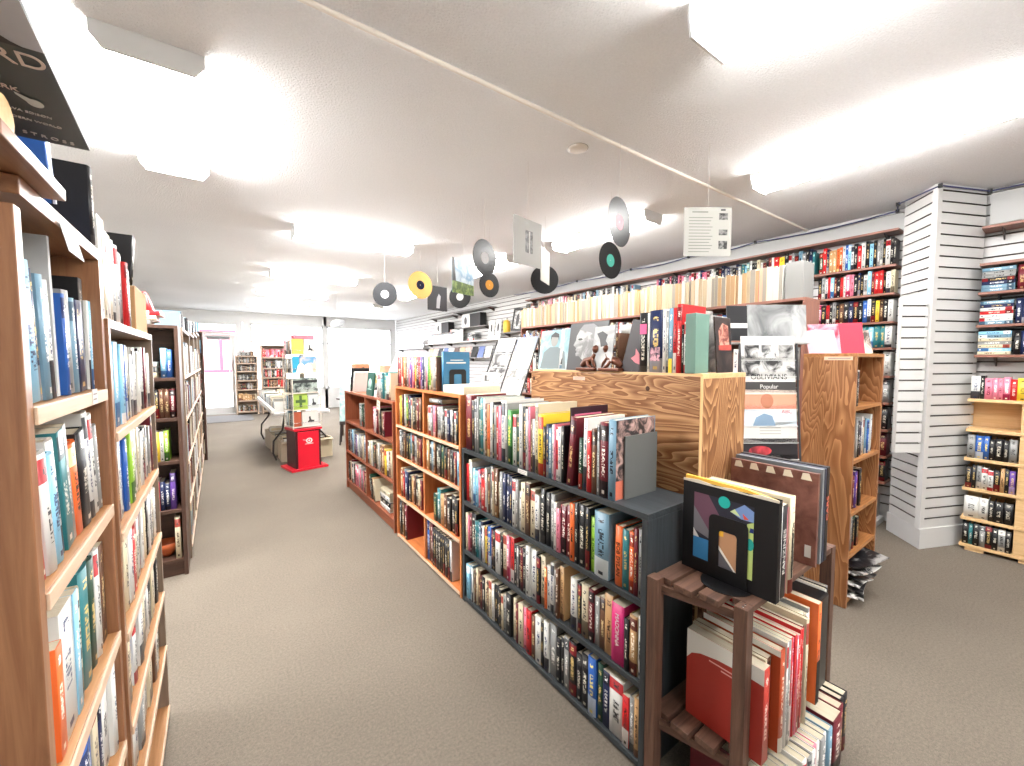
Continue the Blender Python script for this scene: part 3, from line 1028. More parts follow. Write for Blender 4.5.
# frame turned so that the plate stands against the book's near face
bk = bookend(Frame(1.2, 3.345, PI / 2), 0, 0, 0, 'black metal bookend beside the large blue hardback on the orange bookcase')
bk.matrix_world = FO.m @ Matrix.Translation((0.834, 0.21, 1.2856)) @ Matrix.Rotation(PI, 4, 'Z')
o = MB().box(0, 0, 0, 0.28, 0.27, 0.05).build('flat_box', flat('cream_box', (228, 216, 190), 0.7), bevel=0.002)
o.matrix_world = FO.m @ Matrix.Translation((0.86, 0.02, 1.2858))
o.location.z = 1.2858
tag(o, 'flat cream box lying on the orange bookcase beside the bookend', 'box')

# --- red-brown bookcase further along
FD = Frame(1.2, 5.03, -PI / 2)
bookcase('bookcase', 'low reddish brown bookcase, farthest from the crate in the middle row', FD, 1.62, 1.145, 0.32, (0.11, 0.45, 0.80), W_RED, divs=(0.8,), kick=0.11, th=0.024)
GD = 'books in the reddish bookcase'
row(FD, 0.56, 0.77, 0.80, 0.012, 'g1.2 w.6 d.8 k1 c.8', 'table side', "reddish bookcase's top tier", GD, h=(0.22, 0.25), d=0.18)
row(FD, 1.0, 1.36, 0.80, 0.012, 'p1 w.8 p.9 m1 c.8 k1 B1.6 m1.2', 'tier divider', "reddish bookcase's top tier", GD, h=(0.22, 0.25), d=0.18)
row(FD, 0.06, 0.77, 0.45, 0.012, 'k1 g1 n1 l.8 g1 n1 u1 w.8 s1 g1 w1 c1 m1 l1', 'table side', "reddish bookcase's middle tier", GD, h=(0.23, 0.27), d=0.18)
row(FD, 0.83, 1.52, 0.45, 0.012, 'w1 c1 w.8 d1 k1 c1.1 w1 k1 B1 T1 y.8 w1 B1.1 c1', 'tier divider', "reddish bookcase's middle tier", GD, h=(0.22, 0.27), d=0.18)
row(FD, 0.06, 0.77, 0.11, 0.012, 'k1 c1 m1 w1 k.8 p1 p1 w.8 p1 g1 p1 m1 c1', 'table side', "reddish bookcase's bottom tier", GD, h=(0.2, 0.25), d=0.18)
row(FD, 0.85, 1.05, 0.11, 0.012, 'd1 k1 T1 c1', 'tier divider', "reddish bookcase's bottom tier", GD, h=(0.2, 0.25), d=0.18, lean=-0.15)
for k, (c, lab) in enumerate((('w', 'white book lying lowest in the reddish bookcase bottom tier stack'), ('k', 'black book lying second in the reddish bookcase stack'), ('w', 'white book lying third in the reddish bookcase stack'), ('c', 'cream book lying on top of the reddish bookcase stack'))):
    o = book(FD, 0, 0, 0, 0.045, 0.26, 0.2, c, 'hardcover_book')
    o.matrix_world = FD.m @ Matrix.Translation((1.16 + 0.01 * (k % 2), 0.03, 0.1104 + 0.046 * k)) @ Matrix.Rotation(PI / 2, 4, 'Y') @ Matrix.Translation((-0.045, 0, 0))
    tag(o, lab, 'book', GD)
# on top of it
o = book(FD, 0.14, 0.03, 1.1454, 0.02, 0.27, 0.2, 'k', 'hardcover_book', lean=0.22)
tag(o, 'tall black book leaning on top of the reddish bookcase', 'book', 'books on the reddish bookcase')
o = book(FD, 0.27, 0.02, 1.1454, 0.03, 0.24, 0.17, 'w', 'softcover_book', lean=0.35)
tag(o, 'white softcover leaning beside the black book on the reddish bookcase', 'book', 'books on the reddish bookcase')
o = MB().box(0, 0, 0, 0.2, 0.02, 0.235).build('hardcover_book', [flat('bottle_green', (30, 78, 68), 0.45)], bevel=0.002)
o.matrix_world = FD.m @ Matrix.Translation((0.78, 0.02, 1.1456)) @ Matrix.Rotation(-0.12, 4, 'X')
tag(o, 'dark green book facing out with pale emblem on the reddish bookcase', 'book', 'books on the reddish bookcase')
MB().lathe([(0.001, 0), (0.05, 0.0), (0.05, 0.001), (0.001, 0.001)], 20).build('cover_emblem', flat('pale_mint', (170, 200, 190), 0.5), o, (0.1, -0.001, 0.12), (PI / 2, 0, 0))
MB().box(0.04, -0.001, 0.06, 0.16, 0, 0.07).build('cover_line', flat('pale_mint', (170, 200, 190), 0.5), o)
row(FD, 1.12, 1.5, 1.1455, 0.02, 'g1.3 w1 t1.6 t1 w1.2 c1', 'green book', 'the reddish bookcase', 'books on the reddish bookcase', h=(0.21, 0.24), d=0.17)
o = MB().box(0, 0, 0, 0.32, 0.012, 0.22).build('display_case', flat('pale_plastic', (150, 170, 166), 0.2), bevel=0.002)
o.matrix_world = FD.m @ Matrix.Translation((0.8, 0.24, 1.20)) @ Matrix.Rotation(-0.45, 4, 'X')
o.location.z = 1.36
tag(o, 'pale clear plastic case propped behind the books on reddish bookcase', 'case')
o = MB().box(0, 0, 0, 0.34, 0.1, 0.21).build('cardboard_box', flat('pale_board', (220, 214, 204), 0.8), bevel=0.002)
o.matrix_world = FD.m @ Matrix.Translation((0.79, 0.2, 1.1456))
tag(o, 'pale low box behind the dark green book on the reddish bookcase', 'box')
sticker(FD, 1.25, -0.003, 1.085, 0.09, 0.085, 'pale paper tag hanging from the reddish bookcase front', flat('tag_cream', (236, 226, 196), 0.7), 0.15)

# --- plywood unit behind the black bookcase
FP = Frame(1.53, 1.93, -PI / 2)
t = bpy.data.objects.new('plywood_cabinet', None)
COL.objects.link(t)
t.matrix_world = FP.m
tag(t, 'tall fir plywood book cabinet, bare backed, behind the black bookcase', 'cabinet')
boxpart('back_panel', (0, 0, 0, 1.06, 0.015, 1.435), PLY['x'], t)
boxpart('side_panel', (1.04, 0.0155, 0, 1.06, 0.37, 1.425), PLY['z'], t)
boxpart('side_panel', (0, 0.0155, 0, 0.02, 0.37, 1.425), PLY['z'], t)
boxpart('top_panel', (0, 0.0155, 1.4255, 1.06, 0.37, 1.445), W_PINE['x'], t)
for z in (0.05, 0.5, 0.95):
    boxpart('shelf', (0.0205, 0.016, z - 0.02, 1.0395, 0.37, z), W_PINE['x'], t)
boxpart('edge_strip', (1.0605, 0.0, 0.0, 1.064, 0.018, 1.435), W_PINE['z'], t)
for x, z in ((0.025, 1.39), (0.82, 1.375), (0.03, 1.19)):
    MB().lathe([(0.0005, 0.0008), (0.008, 0.0008), (0.011, 0.0)], 14).build('knot', flat('knot_brown', (74, 44, 26), 0.6), t, (x, -0.0002, z), (PI / 2, 0, 0))
sticker(FP, 0.4, -0.0005, 1.405, 0.085, 0.018, 'narrow pinkish label on the plywood cabinet back', flat('label_pink', (226, 190, 172), 0.7))

# --- things on the plywood unit
ZP = 1.4455
GP = 'books on the plywood cabinet'
PORT = flat('photo_grey', (96, 100, 104), 0.4)


def face_card(fr, x, y, z, w, h, mback, label, cat, name, group=None, tilt=-0.14, yaw=0.0, thick=0.006):
    o = MB().box(0, 0, 0, w, thick, h).build(name, mback, bevel=0.0006)
    o.matrix_world = fr.m @ Matrix.Translation((x, y, z + 0.001)) @ Matrix.Rotation(yaw, 4, 'Z') @ Matrix.Rotation(tilt, 4, 'X')
    tag(o, label, cat, group)
    return o


def blob(mb, pts, y, mi=0):
    mb.face([(x, y, z) for x, z in pts], mi)


def ell(cx, cz, rx, rz, n=18, a0=0.0):
    return [(cx + rx * math.cos(2 * PI * k / n + a0), cz + rz * math.sin(2 * PI * k / n + a0)) for k in range(n)]


def decal(name, poly, m, parent, y=-0.0006):
    mb = MB()
    blob(mb, poly, y)
    return mb.build(name, m, parent)


DG, LG, MG = flat('tone_dark', (44, 45, 47), 0.4), flat('tone_light', (206, 206, 204), 0.4), flat('tone_mid', (124, 125, 127), 0.4)
SKYB = print_mat('sky_print', (122, 164, 174), (176, 192, 196), 9)
o = face_card(FP, 0.0, 0.05, ZP, 0.3, 0.23, SKYB, 'album with a dark haired person before pale sky, on the plywood cabinet', 'album', 'picture_album', 'albums facing out on the plywood cabinet')
decal('figure_coat', [(0.02, 0.005), (0.24, 0.005), (0.22, 0.10), (0.16, 0.13), (0.09, 0.13), (0.04, 0.10)], flat('coat_grey', (112, 124, 128), 0.5), o)
decal('figure_head', ell(0.125, 0.168, 0.03, 0.036), flat('photo_skin', (146, 146, 142), 0.5), o, -0.0009)
decal('figure_hair', [(0.09, 0.16), (0.092, 0.2), (0.125, 0.218), (0.16, 0.205), (0.165, 0.16), (0.155, 0.185), (0.1, 0.19)], DG, o, -0.0012)
o = face_card(FP, 0.19, 0.045, ZP, 0.19, 0.235, print_mat('pale_print', (166, 166, 164), (196, 196, 194), 12), 'white booklet with a dark curved shape, leaning beside the portrait album', 'booklet', 'booklet', None, -0.14, 0.25)
decal('cover_shape', [(0.01, 0.03), (0.1, 0.03), (0.15, 0.16), (0.10, 0.15), (0.05, 0.11), (0.015, 0.06)], DG, o)
decal('cover_stripe', [(0.005, 0.005), (0.12, 0.005), (0.12, 0.025), (0.005, 0.025)], flat('slate_blue', (84, 110, 130), 0.5), o)
o = face_card(FP, 0.27, 0.03, ZP, 0.27, 0.255, flat('photo_charcoal', (66, 66, 68), 0.35), 'large monochrome album showing a face in profile on the plywood cabinet', 'album', 'picture_album', 'albums facing out on the plywood cabinet')
prof = [(0.105, 0.06), (0.085, 0.075), (0.062, 0.075), (0.058, 0.09), (0.066, 0.098), (0.055, 0.108), (0.06, 0.118), (0.036, 0.135), (0.052, 0.16), (0.055, 0.185), (0.075, 0.215), (0.12, 0.232), (0.17, 0.225), (0.2, 0.19), (0.2, 0.1), (0.17, 0.05), (0.13, 0.045)]
decal('profile_face', prof, print_mat('face_tone', (112, 112, 112), (172, 172, 170), 14), o)
decal('profile_hair', [(0.07, 0.215), (0.1, 0.243), (0.17, 0.245), (0.225, 0.21), (0.23, 0.1), (0.2, 0.06), (0.19, 0.14), (0.165, 0.195), (0.11, 0.21)], MG, o, -0.0009)
decal('profile_eye', ell(0.085, 0.165, 0.016, 0.006), DG, o, -0.0009)
o = face_card(FP, 0.455, 0.02, ZP, 0.145, 0.225, print_mat('grey_print', (146, 148, 148), (182, 182, 180), 10), 'pale grey booklet with a dark bird-like figure, overlapping the profile album', 'booklet', 'booklet', None, -0.16, -0.1)
decal('cover_figure', [(0.02, 0.19), (0.06, 0.2), (0.1, 0.18), (0.09, 0.15), (0.11, 0.13), (0.06, 0.12), (0.045, 0.16)], DG, o)
o = face_card(FP, 0.55, 0.12, ZP, 0.2, 0.235, print_mat('white_print', (176, 176, 172), (200, 199, 196), 8), 'white album half hidden behind the brown figurines', 'album', 'picture_album')
o = book(FP, 0.635, 0.05, ZP, 0.022, 0.185, 0.14, 'B', 'hardcover_book')
o.location.y += 0.04
tag(o, 'small brown hardback with gilt patches behind the brown figurines', 'book', GP)
o = face_card(FP, 0.72, 0.05, ZP, 0.13, 0.25, flat('plum_black', (48, 40, 44), 0.4), 'dark booklet with a pink flower, slanting against the black spine', 'booklet', 'booklet', None, -0.1, 0.0)
o.matrix_world = FP.m @ Matrix.Translation((0.645, 0.03, ZP + 0.002)) @ Matrix.Rotation(0.2, 4, 'Y') @ Matrix.Rotation(-0.1, 4, 'X')
decal('cover_flower', [(0.04, 0.07), (0.06, 0.09), (0.055, 0.12), (0.08, 0.1), (0.11, 0.12), (0.1, 0.08), (0.115, 0.05), (0.07, 0.055)], flat('flower_pink', (206, 120, 130), 0.5), o)


def figurine(x, label, flip=1):
    t = bpy.data.objects.new('bookend_figurine', None)
    COL.objects.link(t)
    t.matrix_world = FP.m @ Matrix.Translation((x, 0.035, ZP)) @ Matrix.Scale(flip, 4, (1, 0, 0)) @ Matrix.Scale(1.3, 4)
    tag(t, label, 'figurine', 'brown cast figurines')
    BR = flat('cast_bronze', (98, 58, 42), 0.35, 0.4)
    MB().box(-0.05, -0.03, 0, 0.05, 0.03, 0.012).build('base', BR, t, bevel=0.003)
    mb = MB()
    mb.tube([(-0.042, 0, 0.02), (-0.02, 0, 0.036), (0.005, 0, 0.04), (0.022, 0, 0.05), (0.03, 0, 0.066)], [0.01, 0.016, 0.016, 0.013, 0.009], 10)
    mb.build('body', BR, t)
    MB().lathe([(0.001, -0.017), (0.011, -0.012), (0.0155, 0), (0.012, 0.011), (0.001, 0.016)], 12).build('head', BR, t, (0.032, 0, 0.084))
    mb = MB()
    mb.tube([(0.02, -0.01, 0.048), (0.034, -0.016, 0.03), (0.042, -0.012, 0.014)], [0.007, 0.006, 0.006], 8)
    mb.tube([(0.0, -0.012, 0.036), (0.012, -0.02, 0.02), (0.026, -0.018, 0.014)], [0.008, 0.007, 0.006], 8)
    mb.build('limb', BR, t)
    return t


figurine(0.44, 'brown cast figurine before the pale grey booklet on the plywood cabinet')
figurine(0.595, 'brown cast figurine beside the dark flower booklet on the plywood cabinet', -1)
ply_row = [
    (0.7520, 0.0400, 0.265, 'k', 'hardcover_book', 'thick black spine with a pink label square on the plywood cabinet', 0.17),
    (0.7930, 0.0110, 0.262, 'w', 'softcover_book', 'thin white softcover beside the black spine with pink label', 0.17),
    (0.8050, 0.0640, 0.27, 'n', 'hardcover_book', 'very thick dark blue volume with pictured spine on the plywood cabinet', 0.18),
    (0.8700, 0.0160, 0.272, 'w', 'softcover_book', 'white and black patterned spine beside the thick dark blue volume', 0.18),
    (0.8870, 0.0110, 0.262, 'g', 'softcover_book', 'thin grey spine between patterned and yellow-footed books on plywood cabinet', 0.17),
    (0.8990, 0.0200, 0.272, 's', 'softcover_book', 'blue-grey spine with a yellow foot beside the two red spines', 0.18),
    (0.9200, 0.0150, 0.272, 'r', 'softcover_book', 'taller plain red spine beside the yellow-footed book', 0.17),
    (0.9360, 0.0220, 0.285, 'r', 'hardcover_book', 'orange-red spine with white lettering beside the plain red spine', 0.18),
    (0.9590, 0.0100, 0.2, 'k', 'softcover_book', 'short black spine below the orange-red book on the plywood cabinet', 0.14),
    (0.9700, 0.0110, 0.21, 'w', 'softcover_book', 'short white spine beside the sage green box book', 0.14),
]
pr = []
for x, tt, h, code, nm, lab, dd in ply_row:
    o = book(FP, x, 0.03, ZP, tt, h, dd, code, nm)
    tag(o, lab, 'book', GP)
    pr.append(o)
MB().box(0.005, -0.0066, 0.17, 0.04, -0.006, 0.215).build('pink_label', flat('label_magenta', (226, 88, 140), 0.5), pr[0])
MB().box(0.008, -0.0066, 0.05, 0.056, -0.006, 0.11).build('spine_picture', print_mat('spine_photo', (60, 50, 70), (226, 170, 180), 40), pr[2])
MB().box(0.001, -0.0016, 0.0, 0.017, -0.001, 0.06).build('spine_foot', flat('foot_yellow', (236, 200, 50), 0.5), pr[5])
o = MB().box(0, 0, 0, 0.045, 0.1, 0.24).build('hardcover_book', [flat('sage_green', (104, 136, 124), 0.5)], bevel=0.002)
o.matrix_world = FP.m @ Matrix.Translation((0.985, 0.012, ZP + 0.001))
o.location.z = ZP + 0.001
tag(o, 'thick plain sage green hardback ending the row on the plywood cabinet', 'book', GP)
MB().box(0.003, 0.098, 0.002, 0.042, 0.1005, 0.238).build('page_edge', PAPER, o)
FE = Frame(1.69, 0.875, 0.0)
o = face_card(FE, 0.0, 0.012, ZP, 0.13, 0.235, print_mat('black_album', (24, 22, 24), (66, 52, 50), 10), 'dark album with a reddish figure on the plywood cabinet end', 'album', 'picture_album', 'albums facing out on the plywood cabinet', -0.08)
decal('album_figure', [(0.03, 0.1), (0.11, 0.1), (0.105, 0.2), (0.06, 0.21), (0.025, 0.18)], print_mat('album_red', (120, 52, 44), (216, 160, 140), 24), o)
decal('album_band', [(0.02, 0.095), (0.125, 0.095), (0.125, 0.12), (0.02, 0.115)], flat('band_rust', (170, 70, 60), 0.5), o, -0.0009)
o = face_card(FE, -0.01, 0.06, ZP, 0.21, 0.25, print_mat('grey_album', (112, 114, 114), (176, 176, 172), 16), 'silvery grey album standing behind the reddish figure album', 'album', 'picture_album', 'albums facing out on the plywood cabinet', -0.08)
o = face_card(FE, -0.05, 0.12, ZP, 0.24, 0.28, print_mat('floral_grey', (70, 66, 64), (164, 160, 156), 30), 'speckled grey album farthest back at the plywood cabinet end', 'album', 'picture_album', 'albums facing out on the plywood cabinet', -0.08)

# ------------------------------------------------------------------ slatted crate shelf with books facing the other aisle
FC = Frame(1.25, 0.555, 0.0)
t = bpy.data.objects.new('slatted_shelf', None)
COL.objects.link(t)
t.matrix_world = FC.m
tag(t, 'brown slatted wooden shelf stand set across the end of the black bookcase', 'shelf')
CW, CD, CH = 0.78, 0.3, 0.745
for x, y in ((0.02, 0.0), (CW - 0.045, 0.0), (-0.055, CD - 0.04), (CW - 0.045, CD - 0.04)):
    boxpart('post', (x, y, 0, x + 0.042, y + 0.04, CH if y == 0 else CH + 0.004), W_CRATE['z'], t, 0.002)
for z in (CH, 0.255):
    for k, (ya, yb, x0, x1) in enumerate(((0.003, 0.066, 0.0635, CW - 0.0465), (0.079, 0.144, 0.0, CW + 0.003), (0.156, 0.221, -0.02, CW + 0.003), (0.234, 0.297, -0.012, CW - 0.0465))):
        boxpart('slat', (x0, ya, z - 0.022, x1, yb, z), W_CRATE['x'], t, 0.002)
    MB().prism([(0.03, 0.0405), (0.046, 0.0405), (-0.012, CD - 0.0405), (-0.03, CD - 0.0405)], z - 0.05, z - 0.0225, 'z').build('rail', W_CRATE['y'], t, bevel=0.002)
    boxpart('rail', (CW - 0.022, 0.0405, z - 0.05, CW - 0.002, CD - 0.0405, z - 0.0225), W_CRATE['y'], t, 0.002)
for x in (0.034, 0.05):
    MB().lathe([(0.0005, 0.001), (0.003, 0.001), (0.0035, 0)], 8).build('screw', CHROME, t, (x, 0.02, CH))

# the big black slipcase with coloured artwork held by a bookend
ZT = 0.7455
t = bpy.data.objects.new('slipcase', None)
COL.objects.link(t)
t.matrix_world = FC.m @ Matrix.Translation((0.125, -0.035, ZT))
tag(t, 'large worn black slipcase with abstract coloured artwork behind the bookend', 'slipcase')
BCK = flat('slipcase_black', (16, 15, 17), 0.5)
boxpart('case_board', (0, 0, 0, 0.003, 0.315, 0.325), BCK, t, 0.0008)
boxpart('case_board', (0.022, 0, 0, 0.025, 0.315, 0.325), BCK, t, 0.0008)
boxpart('case_spine', (0.0032, 0.0, 0, 0.0218, 0.003, 0.32), BCK, t, 0.0005)
MB().prism([(0.01, 0.002), (0.31, 0.002), (0.31, 0.338), (0.1, 0.335), (0.01, 0.322)], 0.006, 0.019, 'x').build('inner_sleeve', flat('sleeve_yellow', (226, 178, 70), 0.6), t)
mb = MB()
pts = [(0.0, 0.326), (0.05, 0.33), (0.09, 0.322), (0.14, 0.327), (0.2, 0.323), (0.26, 0.33), (0.315, 0.325), (0.315, 0.318), (0.0, 0.318)]
mb.prism([(y, z) for y, z in pts], -0.0006, 0.0031, 'x')
mb.build('torn_edge', flat('torn_white', (206, 196, 180), 0.8), t)


def art(name, poly, c, layer=1):
    """artwork polygon on the case's outer face, y counted from the spine side"""
    m = MB()
    m.face([(-0.0004 * layer, y, z) for y, z in poly])
    return m.build(name, flat('art_%d_%d_%d' % c, c, 0.5), t)


art('artwork', [(0.07, 0.045), (0.272, 0.045), (0.272, 0.285), (0.07, 0.285)], (40, 40, 52))
art('artwork', [(0.272, 0.285), (0.22, 0.285), (0.165, 0.2), (0.165, 0.18), (0.205, 0.13), (0.272, 0.18)], (104, 70, 86), 2)
art('artwork', [(0.272, 0.235), (0.272, 0.15), (0.21, 0.13), (0.2, 0.14)], (112, 110, 116), 3)
art('artwork', [(0.272, 0.05), (0.272, 0.125), (0.208, 0.125), (0.208, 0.05)], (60, 134, 190), 3)
art('artwork', [(0.272, 0.155), (0.25, 0.125), (0.272, 0.125)], (226, 224, 220), 4)
art('artwork', ell(0.165, 0.275, 0.02, 0.02), (30, 168, 156), 4)
art('artwork', [(0.145, 0.25), (0.1, 0.285), (0.07, 0.27), (0.07, 0.235), (0.11, 0.235)], (112, 140, 190), 3)
art('artwork', [(0.145, 0.25), (0.13, 0.262), (0.11, 0.24)], (190, 206, 150), 4)
art('artwork', [(0.105, 0.255), (0.085, 0.24), (0.1, 0.236)], (214, 84, 60), 4)
art('artwork', [(0.09, 0.045), (0.07, 0.045), (0.07, 0.235), (0.09, 0.225)], (178, 196, 116), 3)
art('artwork', ell(0.08, 0.16, 0.012, 0.02), (30, 150, 140), 4)
art('artwork', [(0.08, 0.215), (0.07, 0.215), (0.07, 0.2), (0.083, 0.2)], (34, 52, 110), 4)
art('artwork', [(0.2, 0.045), (0.12, 0.045), (0.12, 0.2), (0.2, 0.2)], (186, 140, 104), 2)
art('artwork', [(0.2, 0.155), (0.165, 0.155), (0.165, 0.195), (0.2, 0.19)], (232, 176, 56), 3)
art('artwork', [(0.2, 0.13), (0.125, 0.045), (0.185, 0.045), (0.2, 0.07)], (92, 90, 96), 4)
art('artwork', [(0.2, 0.145), (0.2, 0.13), (0.13, 0.045), (0.118, 0.045)], (230, 226, 216), 3)
art('artwork', [(0.135, 0.2), (0.112, 0.14), (0.112, 0.2)], (64, 84, 56), 4)
bk = bookend(FC, 0, 0, 0, 'black metal bookend holding the large slipcase on the slatted shelf', w=0.13, h=0.225)
bk.matrix_world = FC.m @ Matrix.Translation((0.121, 0.05, ZT))
GT = 'albums on the slatted shelf'
top_books = [
    (0.152, 0.015, 0.3, 'w', 'softcover_book', 'thin white softcover right behind the black slipcase', 0.28, -0.03),
    (0.168, 0.034, 0.3, 'k', 'softcover_book', 'black softcover with large upright white lettering on the slatted shelf', 0.26, -0.03),
    (0.203, 0.017, 0.285, 'p', 'softcover_book', 'slim dusty pink softcover beside the white lettered black one', 0.26, -0.025),
    (0.221, 0.04, 0.315, 'c', 'hardcover_book', 'wide cream hardback with a dark slot on the slatted shelf', 0.28, -0.03),
    (0.262, 0.022, 0.29, 'T', 'softcover_book', 'tan softcover between cream hardback and grey book on the slatted shelf', 0.24, -0.01),
    (0.285, 0.022, 0.27, 'g', 'softcover_book', 'grey softcover last of the small books on the slatted shelf', 0.22, 0.0),
]
tb = []
for x, tt, h, code, nm, lab, dd, yy in top_books:
    o = book(FC, x, yy, ZT, tt, h, dd, code, nm)
    tag(o, lab, 'book', GT)
    tb.append(o)
plain(tb[1])
text_mesh('title_lettering', 'FANZINES', 0.026, CARD, tb[1], (0.017, -0.0014, 0.15), (PI / 2, -PI / 2, 0), sx=1.25)
MB().box(0.012, -0.0056, 0.05, 0.02, -0.0048, 0.2).build('spine_slot', INK, tb[3])
for x, tt, hh, m, lab, col in ((0.49, 0.016, 0.345, print_mat('marbled_brown', (92, 52, 44), (138, 92, 78), 14, 0.5, 0.2), 'tall brown marbled record album with torn top edge on the slatted shelf', 'B'),
                               (0.53, 0.018, 0.355, flat('album_grey', (120, 126, 130), 0.4), 'tall grey edged album second from the slatted shelf post', 'g'),
                               (0.552, 0.02, 0.355, flat('album_navy', (34, 44, 66), 0.4), 'tall navy album third from the slatted shelf post', 'n'),
                               (0.576, 0.026, 0.357, flat('album_black', (22, 22, 26), 0.4), 'tall black album with pale red letters nearest the slatted shelf post', 'k')):
    o = MB().box(0, 0, 0, tt, 0.31, hh).build('record_album', m, bevel=0.0012)
    o.matrix_world = FC.m @ Matrix.Translation((x, -0.02, ZT))
    tag(o, lab, 'record album', GT)
    if col == 'B':
        for k in range(5):
            MB().prism([(0.02 + k * 0.06, hh - 0.03), (0.055 + k * 0.06, hh - 0.03), (0.05 + k * 0.06, hh - 0.006), (0.03 + k * 0.06, hh - 0.004)], -0.0008, 0.0, 'x').build('torn_patch', flat('torn_cream', (222, 210, 186), 0.8), o)
        MB().box(-0.0006, 0.015, 0.03, 0.0, 0.035, 0.075).build('price_sticker', CARD, o)
    if col == 'k':
        text_mesh('title_lettering', 'CARS', 0.03, flat('letter_salmon', (222, 120, 96), 0.5), o, (0.013, -0.0008, 0.2), (PI / 2, -PI / 2, 0), sx=1.3)

# books on the crate's middle board
GM = 'books on the slatted shelf middle board'
ZM = 0.2555
mid = [
    (0.064, 0.04, 0.305, 'R', 'softcover_book', 'thick red softcover with white rounded top behind the near post', 0.25, -0.035),
    (0.106, 0.012, 0.31, 'c', 'softcover_book', 'cream softcover squeezed behind the thick red one', 0.24, -0.02),
    (0.12, 0.026, 0.31, 'B', 'softcover_book', 'brown softcover with gilt scrawl beside the cream one', 0.24, -0.02),
    (0.15, 0.032, 0.335, 'O', 'hardcover_book', 'rust orange hardback with white top board on the middle slats', 0.25, -0.045),
    (0.1845, 0.014, 0.35, 'w', 'softcover_book', 'white magazine file beside the rust orange hardback', 0.26, -0.05),
    (0.1995, 0.018, 0.35, 'g', 'softcover_book', 'grey softcover with dark lower spine next to the red striped magazines', 0.26, -0.05),
]
for x, tt, h, code, nm, lab, dd, yy in mid:
    o = book(FC, x, yy, ZM, tt, h, dd, code, nm)
    tag(o, lab, 'book', GM)
    if code == 'R':
        mb = MB()
        mb.prism([(0.0, 0.255), (0.06, 0.257), (0.14, 0.252), (0.2, 0.24), (0.232, 0.225), (0.25, 0.2), (0.25, 0.305), (0.0, 0.305)], -0.0008, 0, 'x')
        mb.build('cover_cap', flat('cap_white', (232, 230, 222), 0.5), o)
        for k in range(2):
            MB().box(-0.001, 0.05, 0.232 - 0.012 * k, 0, 0.17 - 0.04 * k, 0.236 - 0.012 * k).build('cover_line', flat('line_pink', (232, 170, 160), 0.5), o)
    if code == 'O':
        MB().box(-0.0008, 0.0, 0.315, 0, 0.25, 0.335).build('cover_cap', flat('cap_white', (232, 230, 222), 0.5), o)
row(FC, 0.219, 0.335, ZM, -0.05, 'r1 p.8 r1 p.8 r1 r1 r.9 m1', 'grey softcover', 'slatted shelf middle board', 'red striped magazines', h=(0.335, 0.35), d=0.26, name='magazine', yj=0.006)
o = book(FC, 0.337, -0.05, ZM, 0.022, 0.37, 0.27, 'c', 'hardcover_book')
tag(o, 'tall cream hardback beside the red striped magazines', 'book', GM)
row(FC, 0.361, 0.46, ZM, -0.03, 'g1 w1 c1 w1 g1 k.8', 'tall cream hardback', 'slatted shelf middle board', GM, h=(0.34, 0.36), d=0.25, name='softcover_book')
o = book(FC, 0.462, -0.045, ZM, 0.03, 0.375, 0.26, 'o', 'softcover_book')
tag(o, 'orange and black softcover with maroon top beside the black box', 'book', GM)
MB().box(0.001, -0.0016, 0.0, 0.029, -0.001, 0.16).build('spine_foot', BCK, o)
o = MB().box(0, 0, 0, 0.1, 0.27, 0.36).build('storage_box', flat('box_black', (26, 26, 28), 0.3), bevel=0.006)
o.matrix_world = FC.m @ Matrix.Translation((0.515, -0.03, ZM))
tag(o, 'glossy black box file standing on the slatted shelf middle board', 'box file')
MB().box(0.02, -0.001, 0.02, 0.026, 0, 0.33).build('box_seam', CHROME, o)
row(FC, 0.617, 0.70, ZM, -0.01, 'k1.2 w.8 k1 g1', 'black box', 'slatted shelf middle board', GM, h=(0.34, 0.36), d=0.24, name='hardcover_book')
# standing on the floor in front and below
GF = 'books standing under the slatted shelf'
row(FC, 0.075, 0.22, 0.001, -0.11, 'm1.4 w.8 c1 w1 g1 w1', 'near post', 'floor under slatted shelf', GF, h=(0.19, 0.21), d=0.3, name='softcover_book', yj=0.01)
row(FC, 0.222, 0.46, 0.001, -0.10, 'w1 g.8 w1 p.8 w1 g1 w1 s1', 'grey softcover', 'floor under slatted shelf', GF, h=(0.205, 0.22), d=0.28, name='hardcover_book', yj=0.01)
for x, tt, h, c, lab, dd, yy in ((0.47, 0.085, 0.225, 'm', 'very thick dark maroon volume standing on the floor under the slatted shelf', 0.29, -0.10),
                                 (0.557, 0.045, 0.224, 'm', 'second dark maroon volume behind the very thick one on the floor', 0.28, -0.09),
                                 (0.61, 0.03, 0.224, 'k', 'slim black volume on the floor beside the two dark maroon ones', 0.28, -0.08),
                                 (0.643, 0.04, 0.224, 'k', 'wider black volume on the floor farthest from the near post', 0.28, -0.08)):
    o = book(FC, x, yy, 0.001, tt, h, dd, c, 'hardcover_book')
    tag(o, lab, 'book', GF)


